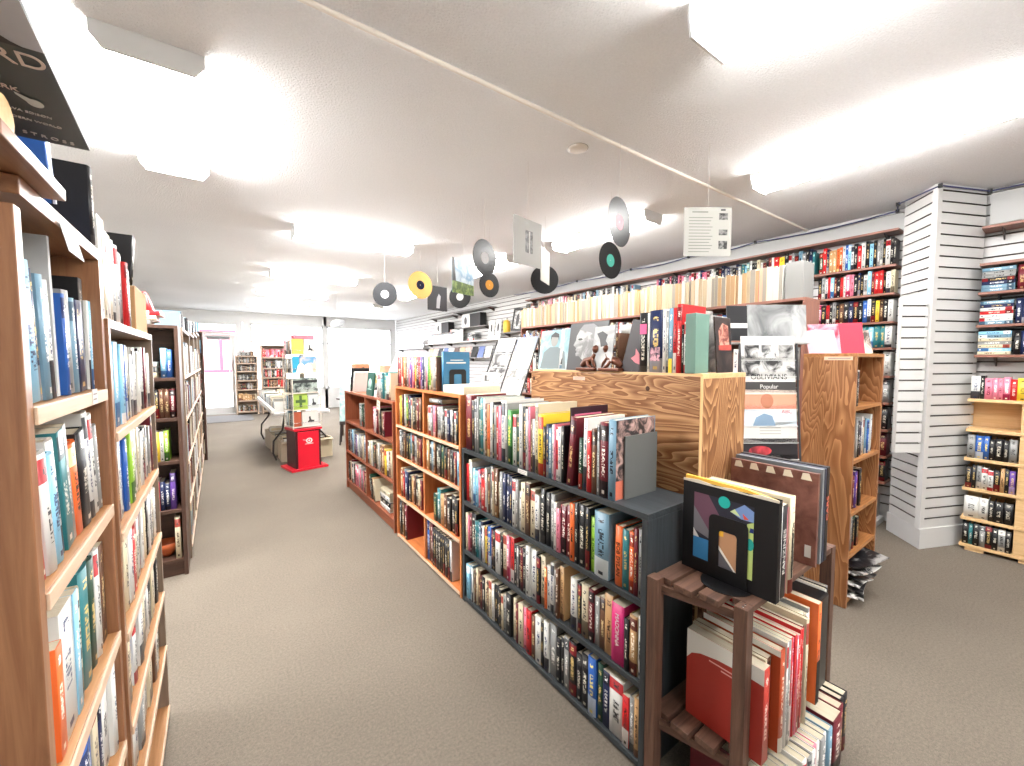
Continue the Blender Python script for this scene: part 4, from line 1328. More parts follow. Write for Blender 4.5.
# ------------------------------------------------------------------ left side: walnut bookcases
FA = Frame(-0.216, 0.85, PI / 2)
bookcase('bookcase', 'walnut laminate bookcase beside the viewer with honey coloured interior', FA, 0.52, 1.757, 0.3, (0.06, 0.3, 0.56, 0.84, 1.155, 1.432), W_LEFT, th=0.026, inner=W_LEFTIN, edge=W_EDGE, top_from=0.0265)
MB().lathe([(0.0005, 0.001), (0.005, 0.001), (0.006, 0)], 12).build('screw_hole', INK, None, (-0.231, 0.8495, 1.40), (PI / 2, 0, 0))
o = bpy.data.objects['screw_hole']
par = [x for x in bpy.data.objects if x.name.startswith('bookcase') and x['label'].startswith('walnut laminate')][0]
o.parent = par
o.matrix_world = Matrix.Translation((-0.231, 0.8495, 1.40)) @ Matrix.Rotation(PI / 2, 4, 'X')
o.matrix_parent_inverse = par.matrix_world.inverted()
GA = 'books in the walnut bookcase'
nearref = 'near post'
row(FA, 0.035, 0.20, 1.433, 0.012, 'k.6:.2 l1.8:.215 n1:.21 s.8:.205 w.8:.2', nearref, "walnut bookcase's top shelf", GA, h=(0.2, 0.23), d=0.15, lean=-0.09)
o = MB().box(0, 0, 0, 0.012, 0.23, 0.285).build('softcover_book', flat('board_grey', (176, 178, 178), 0.6), bevel=0.001)
o.matrix_world = FA.m @ Matrix.Translation((0.235, 0.02, 1.4335)) @ Matrix.Rotation(-0.05, 4, 'Y')
tag(o, 'large plain grey book standing out among blue spines, walnut top shelf', 'book', GA)
row(FA, 0.256, 0.42, 1.433, 0.012, 'b.6:.19 g1:.2 s.8:.19 n1.2:.19', 'grey book', "walnut bookcase's top shelf end", GA, h=(0.18, 0.2), d=0.16, lean=-0.06, soft=0.2)
row(FA, 0.425, 0.492, 1.433, 0.012, 'k1.6:.245 w.7:.2 l.9:.2', 'grey book', "walnut bookcase's top shelf corner", GA, h=(0.2, 0.25), d=0.18)
row(FA, 0.03, 0.49, 1.156, 0.012, 'r1:.17 w.8:.2 l1.2:.19 w1:.21 t1:.22 g.8:.225 o1:.185 k1.3:.2 w.9:.235 w.8:.225 g.7', nearref, "walnut bookcase's second shelf", GA, h=(0.18, 0.235), d=0.15, lean=-0.14)
row(FA, 0.03, 0.49, 0.841, 0.012, 'n.8:.19 c1 o.7:.19 w2:.23 l.8:.23 c.8 t1.4:.24 d1:.235 w.8:.24 w.6 B.9:.23', nearref, "walnut bookcase's third shelf", GA, h=(0.2, 0.25), d=0.16)
row(FA, 0.03, 0.49, 0.561, 0.012, 'b1 l.9 w1 g.9 b1.2 k1 b1 c1 n.8 w1.2 w1', nearref, "walnut bookcase's fourth shelf", GA, h=(0.19, 0.235), d=0.16)
row(FA, 0.03, 0.49, 0.301, 0.012, 'w1 b1 c1 w1 B.9 w1 n1 w1 l1 c1', nearref, "walnut bookcase's fifth shelf", GA, h=(0.19, 0.215), d=0.16)
# loose plank and things on top of it
o = MB().box(-0.52, 0.735, 1.7585, -0.192, 0.985, 1.778).build('loose_plank', W_LEFT['y'], bevel=0.002)
tag(o, 'short brown plank lying across the near end of the walnut bookcase top', 'plank')
t = empty('rolled_bundle', (-0.3, 0.80, 1.7805), 0, 'pale rolled wooden mat wrapped in clear film on the loose plank', 'rolled mat')
MB().prism(ell(0, 0.025, 0.03, 0.024, 16), -0.2, 0.095, 'x', 0, True).build('mat_roll', W_PINE['x'], t)
MB().prism(ell(0, 0.025, 0.031, 0.0246, 16), 0.04, 0.08, 'x', 0, True).build('film_band', flat('film_band', (226, 214, 196), 0.2), t)
o = book(Frame(-0.21, 0.85, PI / 2), 0.22, 0.0, 1.787, 0.03, 0.11, 0.16, 'b', 'softcover_book', flat_=False)
o.matrix_world = Matrix.Translation((-0.216, 1.02, 1.7615)) @ Matrix.Rotation(PI / 2, 4, 'Z') @ Matrix.Rotation(-0.25, 4, 'Y')
tag(o, 'small blue and red booklet leaning on top of the walnut bookcase', 'book')
o = book(FA, 0.43, 0.0, 1.7575, 0.03, 0.165, 0.17, 'k', 'hardcover_book')
tag(o, 'black hardback standing on top of the walnut bookcase, cover towards viewer', 'book')
# printed display card lying above the bookcase
t = empty('book_jacket', (-0.43, 0.95, 1.836), 0, 'dark slate book jacket with big RD letters lying over the walnut bookcase', 'book jacket')
t.rotation_euler = (-0.13, 0, 0)
MB().box(0.085, -0.36, 0, 0.275, 0.0, 0.006).build('card_board', flat('card_slate', (78, 88, 90), 0.4), t, bevel=0.0008)
MB().box(0.085, -0.36, -0.0006, 0.275, -0.215, 0.0).build('card_sky', print_mat('card_sky', (176, 182, 194), (206, 208, 214), 5, 0.5, 0.2), t)
LET = flat('letter_cream', (222, 208, 198), 0.5)
dc = MB()
dc.face([(x, y, -0.0012) for x, y in [(0.085, -0.214), (0.085, -0.245), (0.2, -0.245), (0.235, -0.235), (0.25, -0.22), (0.262, -0.214)]])
dc.build('card_hill', flat('card_hill', (58, 62, 66), 0.5), t)
for q, x, y, size, m in (('RD', 0.2485, -0.192, 0.036, LET), ('ARK', 0.22, -0.127, 0.0125, LET), ('S ALVA EDISON', 0.225, -0.078, 0.0072, CARD), ('E MODERN WORLD', 0.223, -0.058, 0.0072, CARD), ('S T R O S S', 0.234, -0.018, 0.011, CARD), ('L L', 0.193, -0.024, 0.011, CARD)):
    text_mesh('card_lettering', q, size, m, t, (x, y, -0.0016), (PI, 0, 0.13 if size < 0.03 else 0))
lb = MB()
lb.face([(x, y, -0.0018) for x, y in ell(0.241, -0.104, 0.008, 0.009, 16)])
lb.face([(x, y, -0.0018) for x, y in [(0.226, -0.121), (0.238, -0.113), (0.236, -0.099), (0.226, -0.116)]])
lb.build('card_emblem', flat('bulb_pale', (206, 216, 214), 0.5), t)
for k in range(2):
    o = book(FA, 0, 0, 0, 0.012, 0.2, 0.16, 'cw'[k], 'softcover_book')
    o.matrix_world = Matrix.Translation((-0.49, 1.06, 1.758 + 0.0125 * k)) @ Matrix.Rotation(PI / 2, 4, 'Y') @ Matrix.Translation((-0.012, -0.16, 0))
    tag(o, ('cream book lying under the dark book jacket', 'white book lying on the cream one under the book jacket')[k], 'book')
o = MB().box(-0.05, -0.0008, -0.026, 0.05, 0, 0.026).build('shelf_label', flat('label_plastic', (226, 228, 230), 0.2))
o.matrix_world = Matrix.Translation((-0.2085, 1.09, 1.715)) @ Matrix.Rotation(PI / 2, 4, 'Z') @ Matrix.Rotation(-0.2, 4, 'X')
tag(o, 'clear plastic label holder under the walnut bookcase top', 'label')
MB().box(-0.04, -0.0012, -0.018, 0.04, -0.0008, 0.018).build('label_card', CARD, o)
sticker(FA, 0.36, -0.0045, 1.424, 0.04, 0.03, 'small cream sticker on the walnut bookcase shelf edge')

FB = Frame(-0.21, 1.374, PI / 2)
bookcase('bookcase', 'second walnut bookcase with pale shelf edges, taupe end panel towards entrance', FB, 0.815, 1.6, 0.3, (0.06, 0.32, 0.55, 0.8, 1.062, 1.318), W_LEFT, th=0.022, inner=W_LEFTIN, edge=W_EDGE, sides=(1, 0))
par = [x for x in bpy.data.objects if x.name.startswith('bookcase') and x['label'].startswith('second walnut')][0]
boxpart('side_panel', (0.793, 0, 0, 0.8145, 0.3, 1.578), W_GREY['z'], par)
GB = 'books in the second walnut bookcase'
row(FB, 0.03, 0.36, 1.319, 0.012, 'k1:.235 B.8 m.7 l1.4:.23 l1.4:.225 l.9 b1:.225 k1:.22', 'near side', "second walnut bookcase's top shelf", GB, h=(0.2, 0.235), d=0.16)
row(FB, 0.38, 0.78, 1.319, 0.012, 'w1.4 w1.2 c1 w1 g1 k.9 w1 m1 w1', 'blue spines', "second walnut bookcase's top shelf end", GB, h=(0.19, 0.235), d=0.16)
row(FB, 0.03, 0.50, 1.063, 0.012, 'k1.3:.2 m1:.195 w.9 b1.2:.215 b1.1:.21 k1.2:.2 G1.5:.225 e.9:.22 G.9 w1:.23 c.9', 'near side', "second walnut bookcase's second shelf", GB, h=(0.19, 0.23), d=0.16, lean=-0.07)
row(FB, 0.52, 0.78, 1.063, 0.012, 'w1 B.8 k1 w1 c1 g1 m.8', 'lime spines', "second walnut bookcase's second shelf end", GB, h=(0.18, 0.22), d=0.16)
row(FB, 0.03, 0.78, 0.801, 0.012, 'B1 t1 c1 w1 r1.3:.19 c1 w1 k1 w1 w1 c.9 k1 w1 g1 c1 w.8', 'near side', "second walnut bookcase's third shelf", GB, h=(0.19, 0.235), d=0.16)
row(FB, 0.03, 0.78, 0.551, 0.012, 'w1 c1 b1 w1 k1 w1 c1 g1 w1 k1 c1 w1 k1 k1', 'near side', "second walnut bookcase's fourth shelf", GB, h=(0.18, 0.215), d=0.16)
row(FB, 0.03, 0.78, 0.321, 0.012, 'w1 c1 w1 g1 k1 w1 c1 w1 B1 w1 c1 k1', 'near side', "second walnut bookcase's fifth shelf", GB, h=(0.17, 0.2), d=0.16)
row(FB, 0.02, 0.47, 1.6005, 0.012, 'w1:.25 c1:.25 w1.1:.245 w.9:.24 c1:.24 w1.1:.235 w1:.23 g.9:.22 r.7:.2 w.8:.2 k1:.19', 'near side', "second walnut bookcase's top", 'books on the second walnut bookcase', h=(0.2, 0.25), d=0.17)
t = bpy.data.objects.new('cardboard_box', None)
COL.objects.link(t)
t.matrix_world = FB.m @ Matrix.Translation((0.52, 0.01, 1.6005))
tag(t, 'tan cardboard box standing on the second walnut bookcase', 'box')
boxpart('box_body', (0, 0, 0, 0.27, 0.2, 0.15), flat('cardboard', (196, 154, 108), 0.8), t)
boxpart('box_rim', (-0.001, -0.001, 0.145, 0.271, 0.201, 0.152), flat('cardboard_light', (214, 178, 136), 0.8), t)
o = book(FB, 0.52, 0.03, 1.7535, 0.035, 0.2, 0.15, 'k', 'hardcover_book', lean=0.0)
o.matrix_world = FB.m @ Matrix.Translation((0.515, 0.02, 1.7535)) @ Matrix.Rotation(0.55, 4, 'Y')
o.location.z = 1.7725
tag(o, 'black hardback leaning over the tan cardboard box', 'book')

# dark end bookcase and the row behind it
FX = Frame(-0.86, 3.6, 0)
bookcase('bookcase', 'dark walnut end bookcase facing the viewer beyond the side aisle', FX, 0.65, 1.735, 0.26, (0.12, 0.47, 0.81, 1.105, 1.38), W_DARK, th=0.022, kick=0.12)
GX = 'books in the dark end bookcase'
row(FX, 0.42, 0.575, 0.81, 0.02, 'c1 B1 y1.3:.2 w.7 G1.2:.21', 'hidden end', "dark end bookcase's third shelf", GX, h=(0.17, 0.21), d=0.15)
row(FX, 0.42, 0.6, 0.47, 0.02, 'k1 m1 g.8 r.8 n1 n1 u1:.25', 'hidden end', "dark end bookcase's fourth shelf", GX, h=(0.17, 0.21), d=0.15)
o = book(FX, 0.585, 0.02, 0.1204, 0.03, 0.29, 0.16, 'c', 'hardcover_book')
tag(o, 'tall cream book alone on the dark end bookcase bottom shelf', 'book', GX)
t = empty('rust_bowl', (-0.33, 3.72, 0.1205), 0, 'round rust coloured dish beside the tall cream book on the bottom shelf', 'bowl')
MB().lathe([(0.001, 0.004), (0.03, 0.004), (0.06, 0.05), (0.075, 0.1), (0.072, 0.1), (0.056, 0.05), (0.028, 0.008), (0.001, 0.008)], 24).build('dish', flat('rust_glaze', (170, 84, 44), 0.35), t)
row(FX, 0.30, 0.62, 1.105, 0.02, 'B1 m1 B1 m1 B1 B1 k1 B1 B1 m1', 'hidden end', "dark end bookcase's second shelf", GX, h=(0.19, 0.2), d=0.15, name='leather_bound_book')
for k in range(3):
    o = book(FX, 0, 0, 0, 0.035, 0.2, 0.15, 'cgw'[k], 'hardcover_book')
    o.matrix_world = FX.m @ Matrix.Translation((0.33, 0.02, 1.3804 + 0.036 * k)) @ Matrix.Rotation(PI / 2, 4, 'Y') @ Matrix.Translation((-0.035, 0, 0))
    tag(o, ('cream', 'grey', 'white')[k] + ' book lying flat on the dark end bookcase upper shelf, ' + ('lowest', 'middle', 'topmost')[k], 'book', GX)
row(FX, 0.55, 0.61, 1.38, 0.02, 'l1 b1', 'flat stack', "dark end bookcase's upper shelf", GX, h=(0.19, 0.21), d=0.15)
for k, (x, c, lab, ln) in enumerate(((0.46, 'k', 'black book tipped over on top of the dark end bookcase', -0.3), (0.51, 'r', 'red book leaning on top of the dark end bookcase', -0.3))):
    o = book(FX, x, 0.03, 1.7355, 0.04, 0.2, 0.15, c, 'hardcover_book', ln)
    o.location.z += 0.0125
    tag(o, lab, 'book', GX)
for k in range(3):
    o = book(FX, 0, 0, 0, 0.03, 0.27, 0.2, 'gcw'[k], 'softcover_book')
    o.matrix_world = FX.m @ Matrix.Translation((0.24 + 0.03 * k, 0.02, 1.7355 + 0.0305 * k)) @ Matrix.Rotation(PI / 2, 4, 'Y') @ Matrix.Translation((-0.03, 0, 0))
    tag(o, ('grey', 'cream', 'white')[k] + ' magazine lying on the dark end bookcase, ' + ('lowest', 'middle', 'topmost') [k], 'book', GX)

MASS = Mass()
for k in range(4):
    y = 3.875 + k * 0.93
    f = Frame(-0.2, y, PI / 2)
    bookcase('bookcase', 'taupe bookcase facing the aisle, %s beyond the dark end bookcase' % ONES[k + 1], f, 0.92, (1.74, 1.76, 1.8, 1.86)[k], 0.27, (0.1, 0.42, 0.74, 1.06, 1.38), W_GREY, th=0.022, kick=0.1, edge=W_EDGE, group='taupe aisle bookcases')
    for z in (0.1, 0.42, 0.74, 1.06, 1.38):
        MASS.row(f, 0.03, 0.89, z, 0.005, 'wcwwkgBwmcTsk', 26, (0.19, 0.27), 0.16)
    MASS.row(f, 0.1, 0.6, (1.74, 1.76, 1.8, 1.86)[k], 0.01, 'kwgsk', 13, (0.1, 0.15), 0.16)
FX2 = Frame(-0.80, 7.61, 0)
bookcase('bookcase', 'narrow black end bookcase at the far end of the taupe bookcases', FX2, 0.64, 1.92, 0.26, (0.1, 0.4, 0.7, 1.0, 1.3, 1.6), W_DARK, th=0.022, kick=0.1)
for z, pal in ((0.1, 'wkc'), (0.4, 'k'), (0.7, 'k'), (1.0, 'kg'), (1.3, 'yok'), (1.6, 'gl')):
    MASS.row(FX2, 0.03, 0.61, z, 0.01, pal, 16, (0.18, 0.24), 0.16)
MASS.row(FX2, 0.1, 0.6, 1.92, 0.02, 'lTk', 9, (0.1, 0.2), 0.16)

# ------------------------------------------------------------------ tall oak bookcase in the other aisle
FT = Frame(3.03, 0.77, 0)
bookcase('bookcase', 'tall narrow oak bookcase in the far aisle before the slatwall', FT, 0.56, 1.54, 0.27, (0.05, 0.32, 0.58, 0.9, 1.22), W_OAK, th=0.022, kick=0.05)
GTO = 'books in the tall oak bookcase'
row(FT, 0.03, 0.17, 1.22, 0.02, 'k1 B1 g1 k1 w1.2', 'grained side', "tall oak bookcase's top shelf", GTO, h=(0.17, 0.23), d=0.15)
row(FT, 0.03, 0.47, 0.9, 0.02, 'k1 k1 m1 g1 k1.2 n1 n1 w1 c1 s1 b1 l1 w1 w1', 'grained side', "tall oak bookcase's second shelf", GTO, h=(0.21, 0.25), d=0.15)
row(FT, 0.03, 0.3, 0.58, 0.02, 'w1 r1 p1 m1 u1 r1 k1 m1', 'grained side', "tall oak bookcase's third shelf", GTO, h=(0.2, 0.24), d=0.15)
row(FT, 0.03, 0.27, 0.32, 0.02, 'c1 k1 g1 k1 d1 k1', 'grained side', "tall oak bookcase's fourth shelf", GTO, h=(0.18, 0.22), d=0.15)
ZEB = print_mat('newsprint', (40, 40, 42), (226, 224, 220), 16, 0.5, 0.05)
for k in range(6):
    mb = MB()
    n = 8
    top, bot = [], []
    w0 = 0.24 + 0.02 * (k % 3)
    for i in range(n + 1):
        s = i / n
        top.append((s * w0, 0.01 + 0.035 * math.sin(s * 2.6 + k) * s))
    poly = top + [(x, z - 0.006) for x, z in reversed(top)]
    mb.prism(poly, 0, 0.3, 'y')
    o = mb.build('magazine', ZEB if k % 2 == 0 else print_mat('glossy_dark', (24, 24, 28), (170, 168, 166), 9, 0.58), bevel=0.0005)
    o.matrix_world = FT.m @ Matrix.Translation((0.06 + 0.02 * (k % 2), -0.07 + 0.012 * k, 0.055 + 0.034 * k)) @ Matrix.Rotation(0.25 - 0.13 * k, 4, 'Z')
    tag(o, ('lowest', 'second', 'third', 'fourth', 'fifth', 'topmost')[k] + ' curled magazine in the heap at the foot of the oak bookcase', 'magazine', 'heap of magazines')
o = MB().box(-0.0008, 0.05, 1.485, 0, 0.19, 1.507).build('shelf_label', flat('label_peach', (226, 186, 160), 0.7))
o.matrix_world = FT.m @ Matrix.Translation((-0.0003, -0.03, 0.014))
tag(o, 'narrow peach label on the oak bookcase side', 'label', 'shelf labels')
MB().box(-0.0012, 0.06, 1.492, -0.0008, 0.17, 1.499).build('printed_line', flat('soft_ink', (150, 140, 135), 0.7), o)
# magazines on top
ZO = 1.541
RW = print_mat('red_white_print', (186, 34, 62), (206, 150, 164), 9, 0.45, 0.1)
for x, y, w, h, yaw, tilt, m, lab in ((0.03, 0.25, 0.16, 0.17, -0.9, -0.5, flat('pale_pink_cover', (180, 136, 148), 0.4), 'pale pink booklet leaning back on the oak bookcase top'),
                                      (0.085, 0.262, 0.17, 0.2, -0.9, -0.3, RW, 'red and white magazine standing behind the pale pink booklet'),
                                      (0.2, 0.14, 0.13, 0.21, -1.0, -0.35, flat('red_cover', (190, 40, 62), 0.4), 'glossy red magazine leaning in the middle of the oak bookcase top'),
                                      (0.35, 0.15, 0.15, 0.17, -0.9, -0.4, print_mat('stripe_print', (60, 48, 44), (184, 168, 154), 14), 'brown and cream striped magazine leaning at the oak bookcase corner')):
    face_card(FT, x, y, ZO, w, h, m, lab, 'magazine', 'magazine', 'magazines on the oak bookcase', tilt, yaw)

# ------------------------------------------------------------------ magazine display racks
BWP = [print_mat('halftone_a', (42, 42, 44), (196, 196, 194), 13), print_mat('halftone_b', (84, 86, 88), (206, 206, 204), 18), print_mat('halftone_c', (22, 22, 24), (170, 170, 168), 9),
       print_mat('halftone_d', (120, 120, 118), (208, 208, 206), 24)]


def rack(fr, w, z0, z1, n, label, lean, cols=1, depth=0.3):
    t = bpy.data.objects.new('magazine_rack', None)
    COL.objects.link(t)
    t.matrix_world = fr.m
    tag(t, label, 'rack')
    sl = math.tan(lean)
    mb = MB()
    for k in range(cols + 1):
        x = w * k / cols
        mb.tube([(x, 0.0, 0.02), (x, 0.03, z0), (x, 0.03 + (z1 - z0) * sl, z1)], 0.006, 6)
        mb.tube([(x, depth + 0.1, 0.02), (x, 0.03 + (z1 - z0) * sl, z1)], 0.006, 6)
        mb.tube([(x, 0.0, 0.02), (x, depth + 0.1, 0.02)], 0.006, 6)
    mb.build('wire_frame', flat('rack_dark', (60, 60, 62), 0.4), t)
    for k in range(n):
        z = z0 + (z1 - z0) * k / n
        mb = MB()
        mb.box(0, 0.03 + (z - z0) * sl, z - 0.004, w, 0.055 + (z - z0) * sl, z)
        mb.build('tier_ledge', flat('ledge_clear', (206, 208, 206), 0.3), t)
    return t


# the rack beside the oak bookcase
FR = Frame(2.515, 1.115, -math.radians(35.0))
rack(FR, 0.35, 0.5, 1.6, 11, 'narrow stepped magazine rack between the plywood cabinet and the oak bookcase', 0.10, depth=0.05)
tiers = [
    (1.50, flat('cover_offwhite', (206, 206, 202), 0.4), 'off-white record sleeve with three small photos in the top rack tier'),
    (1.40, BWP[0], 'record sleeve with one wide grey photo in the second rack tier'),
    (1.30, flat('cover_paper', (210, 210, 206), 0.4), 'white record sleeve headed by large serif capitals in the third rack tier'),
    (1.20, flat('cover_salmon', (226, 150, 124), 0.4), 'salmon coloured record sleeve with a face in the fourth rack tier'),
    (1.10, flat('cover_ice', (206, 218, 226), 0.4), 'pale blue record sleeve with red letters in the fifth rack tier'),
    (1.00, flat('cover_white', (212, 210, 205), 0.4), 'plain white record sleeve in the sixth rack tier'),
    (0.90, flat('cover_night', (34, 30, 34), 0.4), 'black record sleeve with a red glow in the lowest visible rack tier'),
    (0.80, BWP[2], 'dark photographic record sleeve in the tier below the black one'),
]
for k, (z, m, lab) in enumerate(tiers):
    dy = 0.034 + (z - 0.5) * math.tan(0.10)
    o = MB().box(0, 0, 0, 0.33, 0.006, 0.125 if k else 0.145).build('record_sleeve', m, bevel=0.0005)
    o.matrix_world = FR.m @ Matrix.Translation((0.01, dy, z + 0.0015)) @ Matrix.Rotation(-0.1, 4, 'X')
    tag(o, lab, 'record sleeve', 'sleeves in the narrow rack')
    if k == 0:
        for q in range(3):
            decal('cover_photo', [(0.02 + q * 0.105, 0.01), (0.11 + q * 0.105, 0.01), (0.11 + q * 0.105, 0.09), (0.02 + q * 0.105, 0.09)], BWP[q], o)
    if k == 2:
        text_mesh('cover_lettering', 'OBLIVIANS', 0.046, INK, o, (0.165, -0.0006, 0.095), (PI / 2, 0, 0))
        decal('cover_band', [(0.0, 0.0), (0.33, 0.0), (0.33, 0.066), (0.0, 0.066)], flat('band_dark', (60, 58, 58), 0.4), o)
        text_mesh('cover_lettering', 'Popular', 0.036, CARD, o, (0.165, -0.0012, 0.036), (PI / 2, 0, 0))
    if k == 3:
        decal('cover_face', ell(0.15, 0.05, 0.04, 0.045), flat('face_tan', (176, 116, 90), 0.5), o)
        decal('cover_strip', [(0.0, 0.09), (0.33, 0.09), (0.33, 0.115), (0.0, 0.12)], flat('strip_cream', (236, 216, 200), 0.5), o)
    if k == 4:
        text_mesh('cover_lettering', 'ABC', 0.034, flat('letter_red', (206, 70, 66), 0.5), o, (0.27, -0.0006, 0.085), (PI / 2, 0, 0))
        decal('cover_figure', [(0.06, 0.0), (0.2, 0.0), (0.18, 0.06), (0.13, 0.075), (0.08, 0.05)], flat('figure_blue', (120, 146, 170), 0.5), o)
    if k == 5:
        for q in range(3):
            decal('cover_line', [(0.1, 0.05 + q * 0.018), (0.23, 0.05 + q * 0.018), (0.23, 0.055 + q * 0.018), (0.1, 0.055 + q * 0.018)], flat('line_grey', (160, 160, 158), 0.5), o)
    if k == 6:
        decal('cover_glow', ell(0.1, 0.05, 0.07, 0.03), print_mat('glow_red', (110, 24, 34), (200, 60, 70), 9), o)
# sleeves behind the rack
FRB = Frame(2.62, 1.30, -math.radians(35.0))
o = face_card(FRB, -0.02, 0.0, 1.62, 0.13, 0.22, flat('sleeve_black', (26, 26, 30), 0.4), 'black sleeve with a white strip standing behind the narrow rack', 'record sleeve', 'record_sleeve', 'sleeves behind the narrow rack', -0.08)
decal('sleeve_strip', [(0, 0.08), (0.13, 0.08), (0.13, 0.11), (0, 0.11)], CARD, o)
o = face_card(FRB, 0.12, 0.02, 1.61, 0.38, 0.24, print_mat('swirl_grey', (84, 86, 88), (172, 174, 174), 5, 0.5, 0.15), 'wide grey swirling sleeve standing behind the narrow rack', 'record sleeve', 'record_sleeve', 'sleeves behind the narrow rack', -0.08)
t = bpy.data.objects.new('display_ledge', None)
COL.objects.link(t)
t.matrix_world = FRB.m
tag(t, 'pale upright display stand behind the narrow magazine rack', 'display stand')
boxpart('ledge', (-0.02, -0.01, 1.60, 0.5, 0.09, 1.61), flat('stand_white', (150, 150, 148), 0.5), t)
boxpart('upright', (0.12, 0.095, 0, 0.42, 0.115, 1.6), flat('stand_white', (150, 150, 148), 0.5), t)

# two columns of sheet displays behind the orange bookcase
FS = Frame(1.66, 2.86, -PI / 2)
rack(FS, 0.54, 1.12, 1.66, 5, 'sloping two column sheet rack behind the orange bookcase', 0.38, cols=2, depth=0.2)
labs = ['lowest', 'second', 'third', 'fourth', 'topmost']
for c in range(2):
    for k in range(5):
        z = 1.12 + 0.108 * k
        dy = 0.034 + (z - 1.12) * math.tan(0.38)
        m = [BWP[(k + c) % 4], flat('sheet_white', (206, 206, 202), 0.5), BWP[3], flat('sheet_cream', (226, 222, 196), 0.5), flat('sheet_slate', (130, 138, 158), 0.5)][k] if c else [BWP[1], BWP[3], BWP[0], BWP[2], BWP[1]][k]
        o = MB().box(0, 0, 0, 0.245, 0.004, 0.13).build('leaflet', m, bevel=0.0004)
        o.matrix_world = FS.m @ Matrix.Translation((0.012 + 0.27 * c, dy, z + 0.001)) @ Matrix.Rotation(-0.36, 4, 'X')
        tag(o, '%s pale leaflet in the %s column of the sloping sheet rack' % (labs[k], ('table-side', 'plywood-side')[c]), 'leaflet', 'leaflets in the sloping rack')
o = face_card(FS, 0.05, -0.03, 1.3, 0.13, 0.08, CARD, 'small white card with a grey photo clipped before the sloping rack', 'card', 'picture_card', None, -0.1)
o.matrix_world = FO.m @ Matrix.Translation((0.93, 0.28, 1.337)) @ Matrix.Rotation(-0.15, 4, 'X')
decal('card_photo', [(0.02, 0.02), (0.11, 0.02), (0.11, 0.06), (0.02, 0.06)], BWP[0], o)

# ------------------------------------------------------------------ wall shelves with paperbacks
structure(MB().box(4.965, 0.96, 2.655, 4.9995, 6.3, 2.80).build('trim_3', flat('fascia_white', (176, 177, 176), 0.5)), 'smooth white fascia board above the long paperback shelves')
structure(MB().box(4.965, -2.4, 2.56, 4.9995, 0.48, 2.80).build('trim_4', flat('fascia_white', (176, 177, 176), 0.5)), 'smooth white fascia board above the shelves past the pillar')
XF = 4.8
FW = Frame(XF, 6.25, -PI / 2)          # x runs from the far end (0) towards the pillar (5.27)


def wall_shelf(fr, x0, x1, z, depth, label, mat=W_SHELF, th=0.02, group=None, brackets=True, under=True):
    t = bpy.data.objects.new('wall_shelf', None)
    COL.objects.link(t)
    t.matrix_world = fr.m @ Matrix.Translation((x0, 0, z))
    tag(t, label, 'shelf', group)
    boxpart('shelf_board', (0, 0, -th, x1 - x0, depth, 0), mat['x'] if isinstance(mat, dict) else mat, t)
    if brackets:
        n = max(2, int((x1 - x0) / 0.8))
        for k in range(n):
            x = 0.1 + (x1 - x0 - 0.2) * k / (n - 1)
            MB().prism([(0.03, -th - 0.0005), (depth - 0.001, -th - 0.0005), (depth - 0.001, -th - 0.07), (depth - 0.02, -th - 0.07)], x - 0.004, x + 0.004, 'x').build('bracket', flat('bracket_dark', (70, 60, 58), 0.5), t)
    return t


GWS = 'long paperback shelves'
wall_shelf(FW, 0, 3.2, 2.64, 0.195, 'brown top board above the far half of the long paperback shelf', group=GWS)
wall_shelf(FW, 3.203, 5.27, 2.64, 0.195, 'brown top board above the pillar half of the long paperback shelf', group=GWS)
wall_shelf(FW, 0, 4.66, 2.345, 0.195, 'long brown shelf carrying the upper paperback row on the slatwall', group=GWS)
wall_shelf(FW, 0, 0.29, 2.075, 0.195, 'short shelf end with stacked paperbacks at the far end of slatwall shelves', group=GWS)
GB2 = 'shelves beside the pillar'
near_z = [2.335, 2.09, 1.84, 1.61, 1.36, 1.12, 0.88, 0.64, 0.41]
names = ['top', 'second', 'third', 'fourth', 'fifth', 'sixth', 'seventh', 'eighth', 'lowest']
for k, z in enumerate(near_z):
    wall_shelf(FW, 4.66 if k else 4.663, 5.265, z, 0.195, '%s short brown shelf in the bay beside the slatwall pillar' % names[k], group=GB2)
structure(MB().box(4.76, 1.02, 0, 4.99, 1.62, 0.05).build('trim_2', WHITE), 'low white plinth under the bay beside the pillar')
PW = 'the upper wall row'
WPAL = 'kwgcnmbrBtswkgnwpklwke'


def seq(n, pal):
    return ' '.join(R.choice(pal) for _ in range(n))


MASS.row(FW, 0.34, 1.2, 2.3455, 0.03, 'mcpwgB', 26, (0.2, 0.25), 0.13)
MASS.row(FW, 1.2, 1.9, 2.3455, 0.03, 'kwgcwsnk', 22, (0.2, 0.25), 0.13)
row(FW, 1.9, 2.5, 2.3455, 0.03, seq(19, 'kwgcwsnk'), 'far end', "upper wall row's middle", 'paperbacks in the upper wall row', h=(0.2, 0.25), d=0.13, name='paperback', parts=False)
row(FW, 2.85, 3.95, 2.3455, 0.03, seq(36, 'kwmgpwnk'), 'far end', "upper wall row's second half", 'paperbacks in the upper wall row', h=(0.2, 0.25), d=0.13, name='paperback', parts=False)
row(FW, 3.96, 4.655, 2.3455, 0.03, 't1 l1 t1 w1 k1 k1 c1 w1 m1 k1 m1 w1 r1.4 y1.3 k1 w1 g1 k1 s1 g1 k1 n1 t1', 'far end', "upper wall row's end", 'paperbacks in the upper wall row', h=(0.2, 0.255), d=0.13, name='paperback', parts=False)
